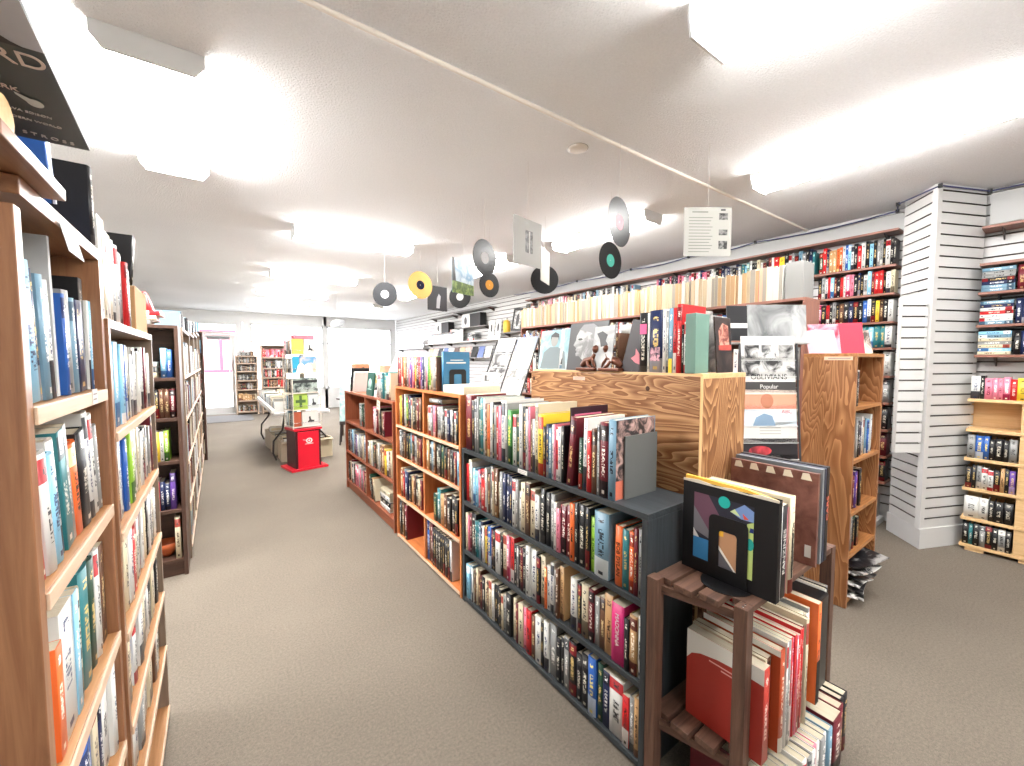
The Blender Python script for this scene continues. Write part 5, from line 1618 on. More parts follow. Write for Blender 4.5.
for k in range(3):
    f = Frame(3.5, 4.66 - 1.155 * k, -PI / 2)
    bookcase('bookcase', 'tall brown bookcase of the far aisle under the fore-edge-out books, %s' % ('farthest from the oak bookcase', 'the middle one', 'closest to the oak bookcase')[k], f, 1.15, 1.96, 0.27, (0.08, 0.4, 0.72, 1.04, 1.35, 1.66), W_SHELF, th=0.022, kick=0.08)
    for z in (0.4, 0.72, 1.04, 1.35, 1.66):
        MASS.row(f, 0.03, 1.12, z, 0.01, 'wckgnmBrb', 36, (0.2, 0.25), 0.16)
FD2 = Frame(3.5, 4.66, -PI / 2)
MASS.row(FD2, 0.0, 2.05, 1.9605, 0.006, 'cwcTcwcwTcwc', 66, (0.235, 0.265), 0.14, True)
row(FD2, 2.055, 3.30, 1.9605, 0.006, seq(31, 'cwcTcwcwTcwgT') + ' r1 p.8 T1.2 T1.3 c1 w1', 'far end', 'tall bookcase top', 'fore-edge-out paperbacks', h=(0.235, 0.265), d=0.15, name='paperback', flip=True, parts=True,
    same='pale paperback standing fore-edge out on top of the tall brown bookcases')
o = MB().box(0, 0, 0, 0.12, 0.2, 0.27).build('storage_box', flat('divider_grey', (122, 122, 120), 0.6), bevel=0.002)
o.matrix_world = FD2.m @ Matrix.Translation((3.315, 0.01, 1.9605))
tag(o, 'plain grey box ending the fore-edge-out row on the tall bookcases', 'box')
for zz, n0, nm_ in ((2.345, 8, 'upper'), (2.075, 6, 'lower')):
    for c in range(2):
        for k in range(n0):
            o = book(FW, 0, 0, 0, 0.026, 0.11, 0.13, R.choice('mpkwp'), 'paperback', parts=False)
            o.matrix_world = FW.m @ Matrix.Translation((0.02 + 0.135 * c, 0.01, zz + 0.0006 + 0.0265 * k)) @ Matrix.Rotation(PI / 2, 4, 'Y') @ Matrix.Translation((-0.026, 0, 0))
            tag(o, 'dusky paperback lying in the short flat stacks at the far shelf end', 'book', 'flat stacks at the far shelf end')
near_rows = ['d1 r1 n1 T1 T1 o1 o1 w1 b1 l1 w1 k1 r1.2 w1 k1 l1 k1 g1 g1 k1 w1 k1 k1',
             'k1 g1 w1 r1 l1 m1 k1 r1 w1 p1.4 p1 k1 n1 k1 g1 l1.4 m1 r1 r1 k1 w1 c1.3',
             'p1 k1 r1 k1 g1 k1 B1 k1 n1 k1 k1 b1 w1 k1 y1 B1 k1 w1.4',
             'w1 r1 p1 r1 w1 b1 t1 w1 t1 l1 t1 t1 w1',
             'k1 w1 B1 c1 T1 c1 B1 c1 T1 c1 k1 w1', 'B1 k1 w1 k1 g1 k1 k1 c1 w1 k1 g1', 'r1 k1 w1 r1 p1 r1 r1 w1 r1 k1', 'k1 r1 c1 r1 r1 w1 c1 r1 m1', 'k1 B1 w1 o1 T1 k1 o1 g1 s1 k1']
for k, (z, cs) in enumerate(zip(near_z, near_rows)):
    if k > 3:
        cs = ' '.join(cs.split()[-5:])
    row(FW, 4.69 if k < 4 else 5.02, 5.255, z + 0.0004, 0.035, cs, 'bay side', 'the %s pillar bay shelf' % names[k], 'paperbacks beside the pillar', h=(0.185, 0.215) if k else (0.21, 0.25), d=0.12, name='paperback', parts=False)
row(FW, 4.66, 5.2, 0.0505, 0.06, 'k1 B1 m1 B1 w1 k1 B1 g1', 'bay side', 'the plinth beside the pillar', 'books on the plinth', h=(0.2, 0.25), d=0.12, name='hardcover_book')

# bay right of the pillar: slatwall shelves above, pine unit below
FV = Frame(4.79, 0.50, -PI / 2)
GV = 'slatwall shelves past the pillar'
for z, lab in ((2.52, 'topmost empty brown shelf past the pillar'), (2.24, 'brown board roofing the flat stacks past the pillar'), (2.02, 'shelf under the highest flat stacks past the pillar'),
               (1.77, 'shelf under the middle flat stacks past the pillar'), (1.54, 'shelf under the lowest flat stacks past the pillar')):
    wall_shelf(FV, 0.0, 1.9, z, 0.205, lab, group=GV)
for zz, n0, nm_, pal in ((2.02, 7, 'highest', 'sktgsn'), (1.77, 7, 'middle', 'wkrscn'), (1.54, 7, 'lowest', 'cslngp')):
    for c in range(2):
        for k in range(n0):
            o = book(FV, 0, 0, 0, 0.025, 0.165, 0.12, R.choice(pal), 'paperback', parts=False)
            o.matrix_world = FV.m @ Matrix.Translation((0.015 + (0.172 if c else 0) * 1.0, 0.01 + 0.004 * (k % 2), zz + 0.0006 + 0.0255 * k)) @ Matrix.Rotation(PI / 2, 4, 'Y') @ Matrix.Translation((-0.025, 0, 0))
            if c:
                bpy.data.objects.remove(o)
                continue
            tag(o, '%s paperback from the bottom of the %s flat stack past the pillar' % (ordinal(k + 1), nm_), 'book', 'flat stacks past the pillar')
    row(FV, 0.19, 0.40, zz + 0.0004, 0.02, {'highest': 'm1 k1 w1 p1.6 p1', 'middle': 'n1 n1 w1 k1 g1', 'lowest': 'k1 n1 w1 p1.4 k1'}[nm_], 'flat stack', 'the %s shelf past the pillar' % nm_, 'paperbacks past the pillar', h=(0.17, 0.19), d=0.12, name='paperback', parts=False)
# pine unit
FU = Frame(4.755, 0.515, -PI / 2)
t = bpy.data.objects.new('pine_shelf_unit', None)
COL.objects.link(t)
t.matrix_world = FU.m
tag(t, 'pale pine paperback unit with solid wood blocks, below the flat stacks past the pillar', 'shelf unit')
levels = [0.05, 0.265, 0.50, 0.735, 0.965, 1.20]
for z in levels:
    boxpart('shelf', (0, 0, z - 0.022, 1.9, 0.235, z), W_PINE['x'], t)
boxpart('back_panel', (0, 0.2355, 0.02, 1.9, 0.243, 1.2), W_PINE['x'], t)
for a, b in zip(levels, levels[1:]):
    for x in (0.27, 0.70, 1.15, 1.6):
        for q in range(2):
            zz = a + (b - 0.022 - a) * q / 2
            boxpart('wood_block', (x, 0.006, zz + 0.0008, x + 0.13, 0.2, zz + (b - 0.022 - a) / 2 - 0.0008), W_PINE['x'], t)
for x in (0.03, 0.3, 0.72, 1.2):
    boxpart('foot', (x, 0.01, 0, x + 0.1, 0.2, 0.0275), W_PINE['x'], t)
for z, cs, nm_ in ((1.20, 'w1.3 k.8 p1 p1 p1 p1 r1 y1.3 T1 c1', 'top'), (0.735, 'g1 b1 b1 k1 k1 k1 g1', 'second'), (0.50, 'k1 k1 g1 w1 w1 k1 T1 k1 u1.6', 'third'), (0.265, 'w1.7 w1.5 k1 k1 k1', 'fourth'), (0.05, 'k1 t.9 k1 g1 k1 k1 g1 k1', 'bottom')):
    row(FU, 0.012, 0.36 if z == 1.2 else 0.262, z + 0.0004, 0.012, cs, 'pillar', 'the pine unit %s level' % nm_, 'paperbacks on the pine unit', h=(0.155, 0.185), d=0.12, name='paperback', parts=False)
    if z < 1.2:
        row(FU, 0.41, 0.50, z + 0.0004, 0.012, seq(3, 'kbcnmgk'), 'wood block', "pine unit's %s outer level" % nm_, 'paperbacks on the pine unit', h=(0.155, 0.185), d=0.12, name='paperback', parts=False)

# far half of the slatwall: white shelves and what stands on them
FY = Frame(4.78, 13.2, -PI / 2)       # x = 13.2 - Y
GY = 'white slatwall shelves'
WS = flat('shelf_white', (214, 212, 208), 0.5)
SG = flat('shelf_grey', (140, 138, 136), 0.5)
wall_shelf(FY, 2.3, 6.1, 1.95, 0.21, 'white shelf with upright pale booklets on the far slatwall', WS, 0.025, GY)
wall_shelf(FY, 2.6, 4.0, 2.63, 0.21, 'high grey shelf farther from the viewer on the slatwall', SG, 0.015, GY)
wall_shelf(FY, 4.05, 5.7, 2.66, 0.21, 'high grey shelf above the black and white boxes on the slatwall', SG, 0.015, GY)
wall_shelf(FY, 2.2, 6.0, 1.56, 0.21, 'dark edged shelf of leaning booklets below the white slatwall shelf', SG, 0.02, GY)
wall_shelf(FY, 0.05, 2.2, 1.84, 0.21, 'thin grey shelf of small photos at the far end of the slatwall', SG, 0.015, GY)
wall_shelf(FY, 0.05, 2.2, 1.30, 0.21, 'white ledge under the row of pale spines at the far slatwall', WS, 0.02, GY)
wall_shelf(FY, 4.1, 5.5, 2.27, 0.21, 'grey shelf under the larger black and white box', SG, 0.015, GY)


def two_box(x, z, w, h, label):
    t = bpy.data.objects.new('display_box', None)
    COL.objects.link(t)
    t.matrix_world = FY.m @ Matrix.Translation((x, 0.02, z + 0.0005))
    tag(t, label, 'box')
    boxpart('white_half', (0, 0, 0, w * 0.45, 0.16, h), CARD, t)
    boxpart('black_half', (w * 0.4505, 0, 0, w, 0.16, h), INK, t)
    decal('printed_mark', ell(w * 0.22, h * 0.5, w * 0.08, h * 0.3), DG, t)
    return t


two_box(3.0, 2.31, 0.75, 0.27, 'smaller black and white box high on the slatwall').location.z = 2.2
wall_shelf(FY, 2.6, 4.0, 2.199, 0.21, 'grey shelf under the smaller black and white box', SG, 0.015, GY)
two_box(4.45, 2.27, 0.85, 0.3, 'larger black and white box on the slatwall above the booklets')
for k in range(10):
    x = 2.45 + 0.2 * k
    o = face_card(FY, x, 0.05, 1.9505, 0.19, 0.32, flat(('bk_ice', 'bk_snow', 'bk_blush', 'bk_pearl')[k % 4], ((196, 204, 208), (212, 212, 210), (212, 178, 174), (200, 200, 196))[k % 4], 0.5),
                  'pale upright booklet, %s along the white slatwall shelf' % ordinal(k + 1), 'booklet', 'booklet', 'pale booklets on the white slatwall shelf', -0.05)
    decal('cover_line', [(0.04, 0.2), (0.15, 0.2), (0.15, 0.24), (0.04, 0.24)], flat('soft_blue', (176, 190, 200), 0.5), o)
for k, (x, w, m, lab) in enumerate(((5.55, 0.22, CARD, 'white framed print with a dark figure on the white slatwall shelf'), (5.82, 0.2, flat('bk_snow', (212, 212, 210), 0.5), 'slanting white booklet with a dark edge at the shelf end'))):
    o = face_card(FY, x, 0.06, 1.9505, w, 0.42, m, lab, 'print', 'framed_print', None, -0.12)
    decal('print_figure', ell(w * 0.5, 0.24, 0.04, 0.09), DG, o)
for k in range(4):
    o = book(FY, 0, 0, 0, 0.045, 0.3, 0.18, 'wgkw'[k], 'hardcover_book', parts=False)
    o.matrix_world = FY.m @ Matrix.Translation((4.75, 0.02, 1.9506 + 0.046 * k)) @ Matrix.Rotation(PI / 2, 4, 'Y') @ Matrix.Translation((-0.045, 0, 0))
    tag(o, ('lowest', 'second', 'third', 'topmost')[k] + ' book of the flat pile on the white slatwall shelf', 'book', 'flat pile on the white slatwall shelf')
for k in range(11):
    x = 2.4 + 0.3 * k
    m = [flat('bk_tan', (196, 164, 132), 0.5), flat('bk_brown', (92, 68, 58), 0.5), CARD, flat('bk_blue', (86, 104, 156), 0.5), INK, flat('bk_rose', (206, 160, 150), 0.5)][(k * 5) % 6]
    o = face_card(FY, x, 0.05, 1.5605, 0.24, 0.26, m, '%s booklet from the far end on the dark edged slatwall shelf' % ordinal(k + 1), 'booklet', 'booklet', 'leaning booklets below the white slatwall shelf', -0.3, 0.0)
for k in range(9):
    x = 0.15 + 0.22 * k
    o = face_card(FY, x, 0.05, 1.8405, 0.19, 0.24, [BWP[0], CARD, BWP[3], BWP[1]][k % 4], '%s small photo from the corner on the thin grey slatwall shelf' % ordinal(k + 1), 'photo', 'small_photo', 'small photos at the far slatwall', -0.12)
MASS.row(FY, 0.1, 2.15, 1.30, 0.03, 'wwcwg', 50, (0.2, 0.26), 0.14)
# black photo frame and yellow tag on the short shelf by the paperback rows
wall_shelf(FY, 6.1, 6.9, 2.06, 0.21, 'grey shelf carrying the black photo frame on the slatwall', SG, 0.015, GY)
t = bpy.data.objects.new('photo_frame', None)
COL.objects.link(t)
t.matrix_world = FY.m @ Matrix.Translation((6.42, 0.06, 2.061)) @ Matrix.Rotation(0.1, 4, 'Y') @ Matrix.Rotation(-0.12, 4, 'X')
t.location.z += 0.03
tag(t, 'black framed photo leaning beside the flat paperback stacks on the slatwall', 'photo frame')
mb = MB()
for q in ((0, 0, 0, 0.045, 0.02, 0.46), (0.285, 0, 0, 0.33, 0.02, 0.46), (0.045, 0, 0, 0.285, 0.02, 0.05), (0.045, 0, 0.41, 0.285, 0.02, 0.46)):
    mb.box(*q)
mb.build('frame', BLACK, t)
MB().box(0.045, 0.008, 0.05, 0.285, 0.014, 0.41).build('photo', BWP[3], t)
decal('photo_figure', ell(0.165, 0.22, 0.05, 0.13), DG, t, 0.007)
t = bpy.data.objects.new('yellow_bottle', None)
COL.objects.link(t)
t.matrix_world = FY.m @ Matrix.Translation((6.25, 0.08, 2.0605))
tag(t, 'small yellow bottle beside the black framed photo on the slatwall', 'bottle')
YB = flat('bottle_yellow', (236, 186, 60), 0.4)
MB().lathe([(0.001, 0), (0.07, 0), (0.075, 0.02), (0.075, 0.2), (0.06, 0.24), (0.03, 0.26), (0.001, 0.26)], 20).build('bottle_body', YB, t)
MB().lathe([(0.03, 0.2605), (0.03, 0.3), (0.001, 0.3)], 14).build('cap', CARD, t)

# ------------------------------------------------------------------ hanging records and sleeves
def vinyl(x, y, z, yaw, lab, label_col, disc=None, tiltz=0.0, rr=0.15, pitch=0.0, band=False):
    t = empty('vinyl_record', (x, y, z), 0, lab, 'record', 'records hanging from the ceiling')
    D = disc or VINYL
    rot = (PI / 2 + pitch, tiltz, yaw)
    prof = [(0.004, -0.0012), (0.05, -0.0012), (0.054, -0.0006)]
    r = 0.056
    while r < rr - 0.004:
        prof += [(r, -0.0012), (r + 0.006, -0.0012), (r + 0.007, -0.0007)]
        r += 0.008
    prof += [(rr, -0.001), (rr, 0.001), (0.004, 0.001)]
    MB().lathe(prof, 40, smooth=False).build('disc', D, t, (0, 0, 0), rot)
    for s in (-1, 1):
        MB().lathe([(0.004, s * 0.0014), (0.05, s * 0.0014)], 28).build('centre_label', flat(lab_name(label_col), tuple(int(c * 0.82) for c in label_col), 0.85, 0, 0.1), t, (0, 0, 0), rot)
    MB().tube([(0, 0, rr - 0.002), (0, 0, ZC - z - 0.001)], 0.0012, 5).build('thread', THREAD, t)
    return t


def lab_name(c):
    return 'record_label_%d_%d_%d' % c


VYAW = -math.radians(36)


def yaw_to(a):
    return VYAW + a


GOLD = flat('gold_vinyl', (196, 152, 72), 0.35, 0.2)
SILV = flat('grey_vinyl', (16, 17, 19), 0.3, 0, 0.25)
GREY2 = flat('dull_vinyl', (26, 27, 30), 0.5, 0, 0.2)
vinyl(1.73, 5.13, 2.32, yaw_to(0.05), 'dark grey hanging record with silver label, nearest the aisle', (196, 198, 200), GREY2)
vinyl(1.86, 4.33, 2.33, yaw_to(0.75), 'golden hanging record with dark label', (54, 56, 84), GOLD, rr=0.15)
vinyl(2.62, 4.82, 2.33, yaw_to(-0.25), 'black hanging record half hidden by the landscape sleeve, white label', (226, 226, 224))
vinyl(1.84, 2.95, 2.35, yaw_to(0.95), 'glossy hanging record with white label mirroring the lamps, above the orange label', (220, 222, 224), SILV, 0.15)
vinyl(2.30, 3.60, 2.27, yaw_to(0.7), 'black hanging record with orange yellow label', (232, 166, 76), VINYL, 0.1, 0.125)
vinyl(2.88, 3.41, 2.36, yaw_to(0.1), 'black hanging record behind the narrow white sleeve', (40, 40, 42), rr=0.15)
vinyl(2.60, 2.26, 2.30, yaw_to(0.7), 'black hanging record with turquoise label', (96, 196, 178), VINYL, rr=0.145)
vinyl(2.07, 1.73, 2.36, yaw_to(0.85), 'glossy hanging record with pale pink label', (240, 196, 204), SILV, -0.1)


def sleeve(x, y, z, w, h, yaw, m, lab, tilt=0.0):
    t = empty('hanging_sleeve', (x, y, z), yaw, lab, 'record sleeve', 'sleeves hanging from the ceiling')
    MB().box(-w / 2, -0.002, -h / 2, w / 2, 0.002, h / 2).build('card', m, t, bevel=0.0006)
    MB().tube([(0, 0, h / 2 - 0.002), (0, 0, ZC - z - 0.001)], 0.0012, 5).build('thread', THREAD, t)
    return t


t = sleeve(2.24, 4.70, 2.26, 0.3, 0.3, yaw_to(0.85), flat('sleeve_coal', (50, 50, 54), 0.4), 'dark hanging sleeve with a pale streak beside the golden record')
decal('printed_streak', [(-0.02, -0.12), (0.03, -0.12), (0.05, 0.03), (0.02, 0.06), (-0.01, 0.0)], flat('streak_grey', (170, 172, 176), 0.5), t, -0.0025)
t = sleeve(1.86, 3.36, 2.26, 0.3, 0.31, yaw_to(0.98), print_mat('landscape_sky', (120, 160, 190), (206, 222, 230), 8), 'hanging sleeve with blue sky and green grass before the white-label record')
decal('printed_grass', [(-0.15, -0.155), (0.15, -0.155), (0.15, -0.06), (-0.15, -0.045)], print_mat('grass_print', (84, 108, 52), (142, 166, 84), 20), t, -0.0025)
decal('printed_rock', [(-0.15, -0.05), (-0.1, -0.05), (-0.12, 0.155), (-0.15, 0.155)], DG, t, -0.0028)
t = sleeve(1.75, 2.25, 2.3, 0.3, 0.31, yaw_to(0.85), flat('sleeve_white', (164, 164, 160), 0.5), 'white hanging sleeve with a tall narrow photo strip')
decal('printed_photo', [(-0.03, -0.07), (0.05, -0.07), (0.05, 0.08), (-0.03, 0.08)], print_mat('small_photo', (24, 24, 26), (120, 120, 118), 40), t, -0.0025)
decal('printed_bar', [(0.01, -0.07), (0.02, -0.07), (0.02, 0.075), (0.01, 0.075)], CARD, t, -0.0028)
sleeve(2.53, 2.99, 2.38, 0.3, 0.31, yaw_to(1.22), flat('sleeve_ivory', (160, 158, 150), 0.5), 'plain ivory hanging sleeve edge-on before the dark record')
t = sleeve(2.52, 1.41, 2.3, 0.3, 0.3, yaw_to(0.03), flat('sleeve_paper', (158, 157, 151), 0.5), 'white hanging sleeve back printed with text and three small photos')
for k, (z0, hh) in enumerate(((0.075, 0.04), (-0.02, 0.035), (-0.105, 0.05))):
    decal('printed_photo', [(0.07, z0), (0.125, z0), (0.125, z0 + hh), (0.07, z0 + hh)], print_mat('small_photo', (24, 24, 26), (120, 120, 118), 40), t, -0.0025)
decal('printed_logo', [(0.08, 0.13), (0.11, 0.13), (0.11, 0.14), (0.08, 0.14)], DG, t, -0.0025)
mb = MB()
for k in range(12):
    z = 0.085 - 0.019 * k
    mb.face([(-0.12, -0.0025, z), (0.03 - 0.01 * (k % 3), -0.0025, z), (0.03 - 0.01 * (k % 3), -0.0025, z + 0.004), (-0.12, -0.0025, z + 0.004)])
mb.face([(-0.1, -0.0025, 0.118), (0.0, -0.0025, 0.118), (0.0, -0.0025, 0.125), (-0.1, -0.0025, 0.125)])
mb.build('printed_text', flat('print_grey', (104, 104, 102), 0.6), t)
t = empty('hanging_plaque', (1.95, 8.6, 2.22), VYAW, 'small grey oval plaque hanging beyond the spinner rack', 'plaque')
MB().lathe([(0.001, -0.01), (0.13, -0.01), (0.14, 0), (0.13, 0.01), (0.001, 0.01)], 28).build('plaque_plate', flat('plaque_grey', (128, 130, 132), 0.4), t, None, (PI / 2 - 0.9, 0, 0))
MB().tube([(0, 0, 0.02), (0, 0, ZC - 2.221)], 0.002, 5).build('thread', THREAD, t)

# ------------------------------------------------------------------ spinner rack on the red stand
FG = Frame(0.80, 6.12, 0.2)
FG.m = FG.m @ Matrix.Diagonal((0.86, 0.86, 1, 1))
t = bpy.data.objects.new('book_rack', None)
COL.objects.link(t)
t.matrix_world = FG.m
tag(t, 'book tower with face-out books on a red plinth in the aisle', 'rack')
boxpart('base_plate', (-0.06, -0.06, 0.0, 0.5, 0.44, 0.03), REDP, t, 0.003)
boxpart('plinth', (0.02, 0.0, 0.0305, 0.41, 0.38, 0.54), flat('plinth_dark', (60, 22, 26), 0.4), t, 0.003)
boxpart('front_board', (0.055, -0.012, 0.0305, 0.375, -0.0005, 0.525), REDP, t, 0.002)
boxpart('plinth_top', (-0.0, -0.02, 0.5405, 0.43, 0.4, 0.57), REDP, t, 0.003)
lg = MB()
for k in range(16):
    a, b = 2 * PI * k / 16, 2 * PI * (k + 1) / 16
    lg.face([(0.225 + 0.05 * math.cos(a), -0.0128, 0.4 + 0.036 * math.sin(a)), (0.225 + 0.05 * math.cos(b), -0.0128, 0.4 + 0.036 * math.sin(b)), (0.225 + 0.03 * math.cos(b), -0.0128, 0.4 + 0.024 * math.sin(b)), (0.225 + 0.03 * math.cos(a), -0.0128, 0.4 + 0.024 * math.sin(a))])
lg.face([(0.225 + 0.014 * math.cos(2 * PI * k / 12), -0.0128, 0.4 + 0.014 * math.sin(2 * PI * k / 12)) for k in range(12)])
lg.face([(0.13, -0.0128, 0.415), (0.18, -0.0128, 0.405), (0.18, -0.0128, 0.412), (0.13, -0.0128, 0.421)])
lg.face([(0.16, -0.0128, 0.352), (0.29, -0.0128, 0.352), (0.285, -0.0128, 0.36), (0.165, -0.0128, 0.36)])
lg.build('emblem', CARD, t)
RK = flat('rack_ivory', (206, 198, 184), 0.5)
boxpart('core', (0.19, 0.17, 0.5705, 0.25, 0.23, 1.82), RK, t)
levels = [0.6, 0.83, 1.06, 1.33, 1.58]
for z in levels:
    boxpart('tier', (0.0, -0.0, z - 0.012, 0.43, 0.4, z), RK, t, 0.001)
    mb = MB()
    mb.tube([(0.0, -0.004, z + 0.05), (0.43, -0.004, z + 0.05)], 0.003, 5)
    mb.tube([(-0.004, 0.0, z + 0.05), (-0.004, 0.4, z + 0.05)], 0.003, 5)
    mb.build('wire_guard', CHROME, t)
for x, y in ((0, 0), (0.42, 0), (0, 0.39), (0.42, 0.39)):
    boxpart('corner_post', (x, y, 0.5705, x + 0.01, y + 0.01, 1.6), RK, t, 0)
GR = 'books facing out on the book tower'
faces = [(1.58, 0.02, 0.17, 0.2, flat('cv_yellow', (186, 170, 70), 0.4), 'yellow book facing out at the top of the book tower'), (1.58, 0.2, 0.17, 0.2, flat('cv_white', (186, 182, 176), 0.4), 'white book with a sketch facing out at the top of the book tower'),
         (1.33, 0.02, 0.1, 0.22, flat('cv_teal', (30, 130, 160), 0.4), 'teal book facing out left of the sky blue portrait book on the tower'), (1.33, 0.125, 0.26, 0.22, print_mat('cv_portrait', (80, 130, 180), (182, 166, 146), 7), 'sky blue portrait book in the second tier of the book tower'),
         (1.06, 0.02, 0.37, 0.2, print_mat('cv_dark', (36, 46, 44), (150, 160, 152), 12), 'wide dark landscape book in the middle tier of the book tower'),
         (0.83, 0.02, 0.21, 0.22, flat('cv_lime', (140, 164, 70), 0.4), 'lime green book with a cross in the fourth tier of the book tower'), (0.83, 0.24, 0.16, 0.22, flat('cv_pale', (176, 182, 180), 0.4), 'white book with a dark ink stroke in the fourth tier of the tower'),
         (0.6, 0.02, 0.11, 0.2, flat('cv_rust', (150, 74, 50), 0.4), 'rust brown book in the lowest tier of the book tower'), (0.6, 0.14, 0.25, 0.2, flat('cv_white', (186, 182, 176), 0.4), 'large white book with dark lines in the lowest tier of the tower')]
for z, x, w, h, m, lab in faces:
    o = MB().box(0, 0, 0, w, 0.02, h).build('hardcover_book', m, bevel=0.001)
    o.matrix_world = FG.m @ Matrix.Translation((x, 0.012, z + 0.001)) @ Matrix.Rotation(-0.06, 4, 'X')
    tag(o, lab, 'book', GR)
    if 'cross' in lab:
        decal('cover_cross', [(0.085, 0.03), (0.125, 0.03), (0.125, 0.19), (0.085, 0.19)], flat('cross_green', (60, 84, 40), 0.5), o)
        decal('cover_cross', [(0.03, 0.09), (0.18, 0.09), (0.18, 0.13), (0.03, 0.13)], flat('cross_green', (60, 84, 40), 0.5), o, -0.0009)
    elif 'sketch' in lab or 'stroke' in lab or 'lines' in lab:
        decal('cover_sketch', [(w * 0.3, h * 0.25), (w * 0.7, h * 0.2), (w * 0.75, h * 0.35), (w * 0.55, h * 0.4), (w * 0.5, h * 0.65), (w * 0.4, h * 0.6), (w * 0.42, h * 0.4)], DG, o)
    elif 'portrait' in lab:
        decal('cover_figure', [(0.05, 0.0), (0.2, 0.0), (0.17, 0.1), (0.13, 0.13), (0.08, 0.1)], flat('figure_cream', (240, 226, 200), 0.5), o)
    elif 'landscape' in lab:
        decal('cover_band', [(0.0, 0.13), (0.37, 0.13), (0.37, 0.165), (0.0, 0.165)], flat('band_black', (26, 28, 28), 0.5), o)
FGS = Frame(0.745, 6.53, -0.06 - PI / 2)
for z, nm_ in zip(levels, ('lowest', 'fourth', 'middle', 'second', 'top')):
    f = Frame(0.745, 6.13, -0.06)
    f.m = FG.m @ Matrix.Translation((0.0, 0.38, 0)) @ Matrix.Rotation(-PI / 2, 4, 'Z')
    row(f, 0.01, 0.33, z + 0.0005, 0.01, 'g1 w1 s1 c1 w1 k1 g1 w1' if nm_ != 'top' else 'c1 p1 w1 g1 T1 w1', 'table', 'the %s tower tier side' % nm_, 'books on the side of the book tower', h=(0.17, 0.2), d=0.14, name='softcover_book', parts=False)
o = MB().box(0.0, 0, 0, 0.3, 0.16, 0.055).build('sign_box', flat('sign_pink', (214, 96, 110), 0.5), bevel=0.004)
o.matrix_world = FG.m @ Matrix.Translation((0.06, 0.02, 1.7825))
tag(o, 'pink and red box lying on top of the book tower', 'box')

# ------------------------------------------------------------------ folding table with books
t = empty('folding_table', (1.0, 7.95, 0), 0, 'long white folding table of books behind the book tower', 'table')
MB().box(-0.38, -1.25, 0.7, 0.38, 1.25, 0.74).build('table_top', WHITE, t, bevel=0.006)
for y in (-1.0, 1.0):
    for s in (-1, 1):
        MB().tube([(s * 0.2, y, 0.7), (s * 0.24, y, 0.45), (s * 0.36, y - 0.02, 0.3), (s * 0.37, y - 0.02, 0.12), (s * 0.33, y - 0.02, 0.012)], 0.014, 8).build('leg', flat('leg_black', (44, 40, 40), 0.4), t)
o = MB().box(-0.4, -1.27, 0.7405, -0.36, 1.27, 0.80).build('table_rail', flat('rail_white', (232, 230, 226), 0.5), t, bevel=0.006)
FTB = Frame(0.58, 9.0, -PI / 2)
for c, pal in ((0.03, 'wgkcws'), (0.28, 'wTcgkw'), (0.52, 'kwgcwB')):
    f = Frame(0.62 + c, 9.05, -PI / 2)
    MASS.row(f, 0.0, 2.2, 0.7405, 0.0, pal, 60, (0.1, 0.2), 0.2)
for k, (x, y, c, lab) in enumerate(((0.88, 7.0, (176, 164, 144), 'beige carton of books under the table nearest the red plinth'), (0.84, 7.55, (168, 156, 136), 'second beige carton under the book table'), (0.82, 8.1, (160, 150, 134), 'third beige carton under the book table'), (1.24, 7.0, (190, 176, 148), 'cream carton at the table corner beside the red plinth'))):
    t = empty('carton', (x, y, 0), 0.05 * k, lab, 'carton', 'cartons under the book table')
    m = flat('carton_%d' % k, c, 0.8)
    mb = MB()
    for q in ((-0.16, -0.2, 0, 0.16, 0.2, 0.01), (-0.16, -0.2, 0.01, -0.152, 0.2, 0.3), (0.152, -0.2, 0.01, 0.16, 0.2, 0.3), (-0.152, -0.2, 0.01, 0.152, -0.192, 0.3), (-0.152, 0.192, 0.01, 0.152, 0.2, 0.3)):
        mb.box(*q)
    mb.build('carton_body', m, t)
    for s in (-1, 1):
        MB().box(-0.15, s * 0.2, 0.285, 0.15, s * 0.29, 0.291).build('flap', m, t, bevel=0.001)
    MASS.row(Frame(x - 0.14, y + 0.15, -PI / 2), 0, 0.3, 0.0105, 0.02, 'wckgw', 10, (0.24, 0.34), 0.2)

# far bookcases by the window
f = Frame(0.39, 13.3, 0)
bookcase('bookcase', 'weathered bookcase of flat stacked discs right beside the shop door', f, 0.52, 1.62, 0.3, (0.1, 0.4, 0.7, 0.95, 1.2, 1.42), W_FAR, th=0.035)
for z, n in ((0.1, 12), (0.7, 14), (0.95, 16), (1.2, 16), (1.42, 16)):
    MASS.row(f, 0.05, 0.47, z, 0.03, 'kgBk', n, (0.12, 0.18), 0.16)
MASS.row(f, 0.05, 0.47, 0.4, 0.03, 'TcTB', 8, (0.14, 0.2), 0.16)
MASS.row(f, 0.06, 0.45, 1.62, 0.03, 'kgB', 10, (0.08, 0.13), 0.16)
f = Frame(0.98, 13.2, 0)
bookcase('bookcase', 'taller weathered bookcase with red spines on top, second from the shop door', f, 0.62, 1.92, 0.3, (0.1, 0.45, 0.75, 1.02, 1.28, 1.58), W_FAR, th=0.035)
for z, pal in ((0.1, 'gkw'), (0.45, 'kgw'), (0.75, 'rkB'), (1.02, 'wrkg'), (1.28, 'kgw'), (1.58, 'rp')):
    MASS.row(f, 0.05, 0.57, z, 0.02, pal, 16, (0.18, 0.24), 0.16)
o = MB().prism([(-0.5, -0.75), (0.55, -0.75), (0.62, -0.6), (0.62, 0.55), (-0.5, 0.6)], 0.001, 0.012, 'z').build('door_mat', flat('mat_grey', (104, 102, 102), 0.95), None, (0.1, 12.75, 0), bevel=0.003)
tag(o, 'dark grey mat on the carpet inside the shop door', 'mat')

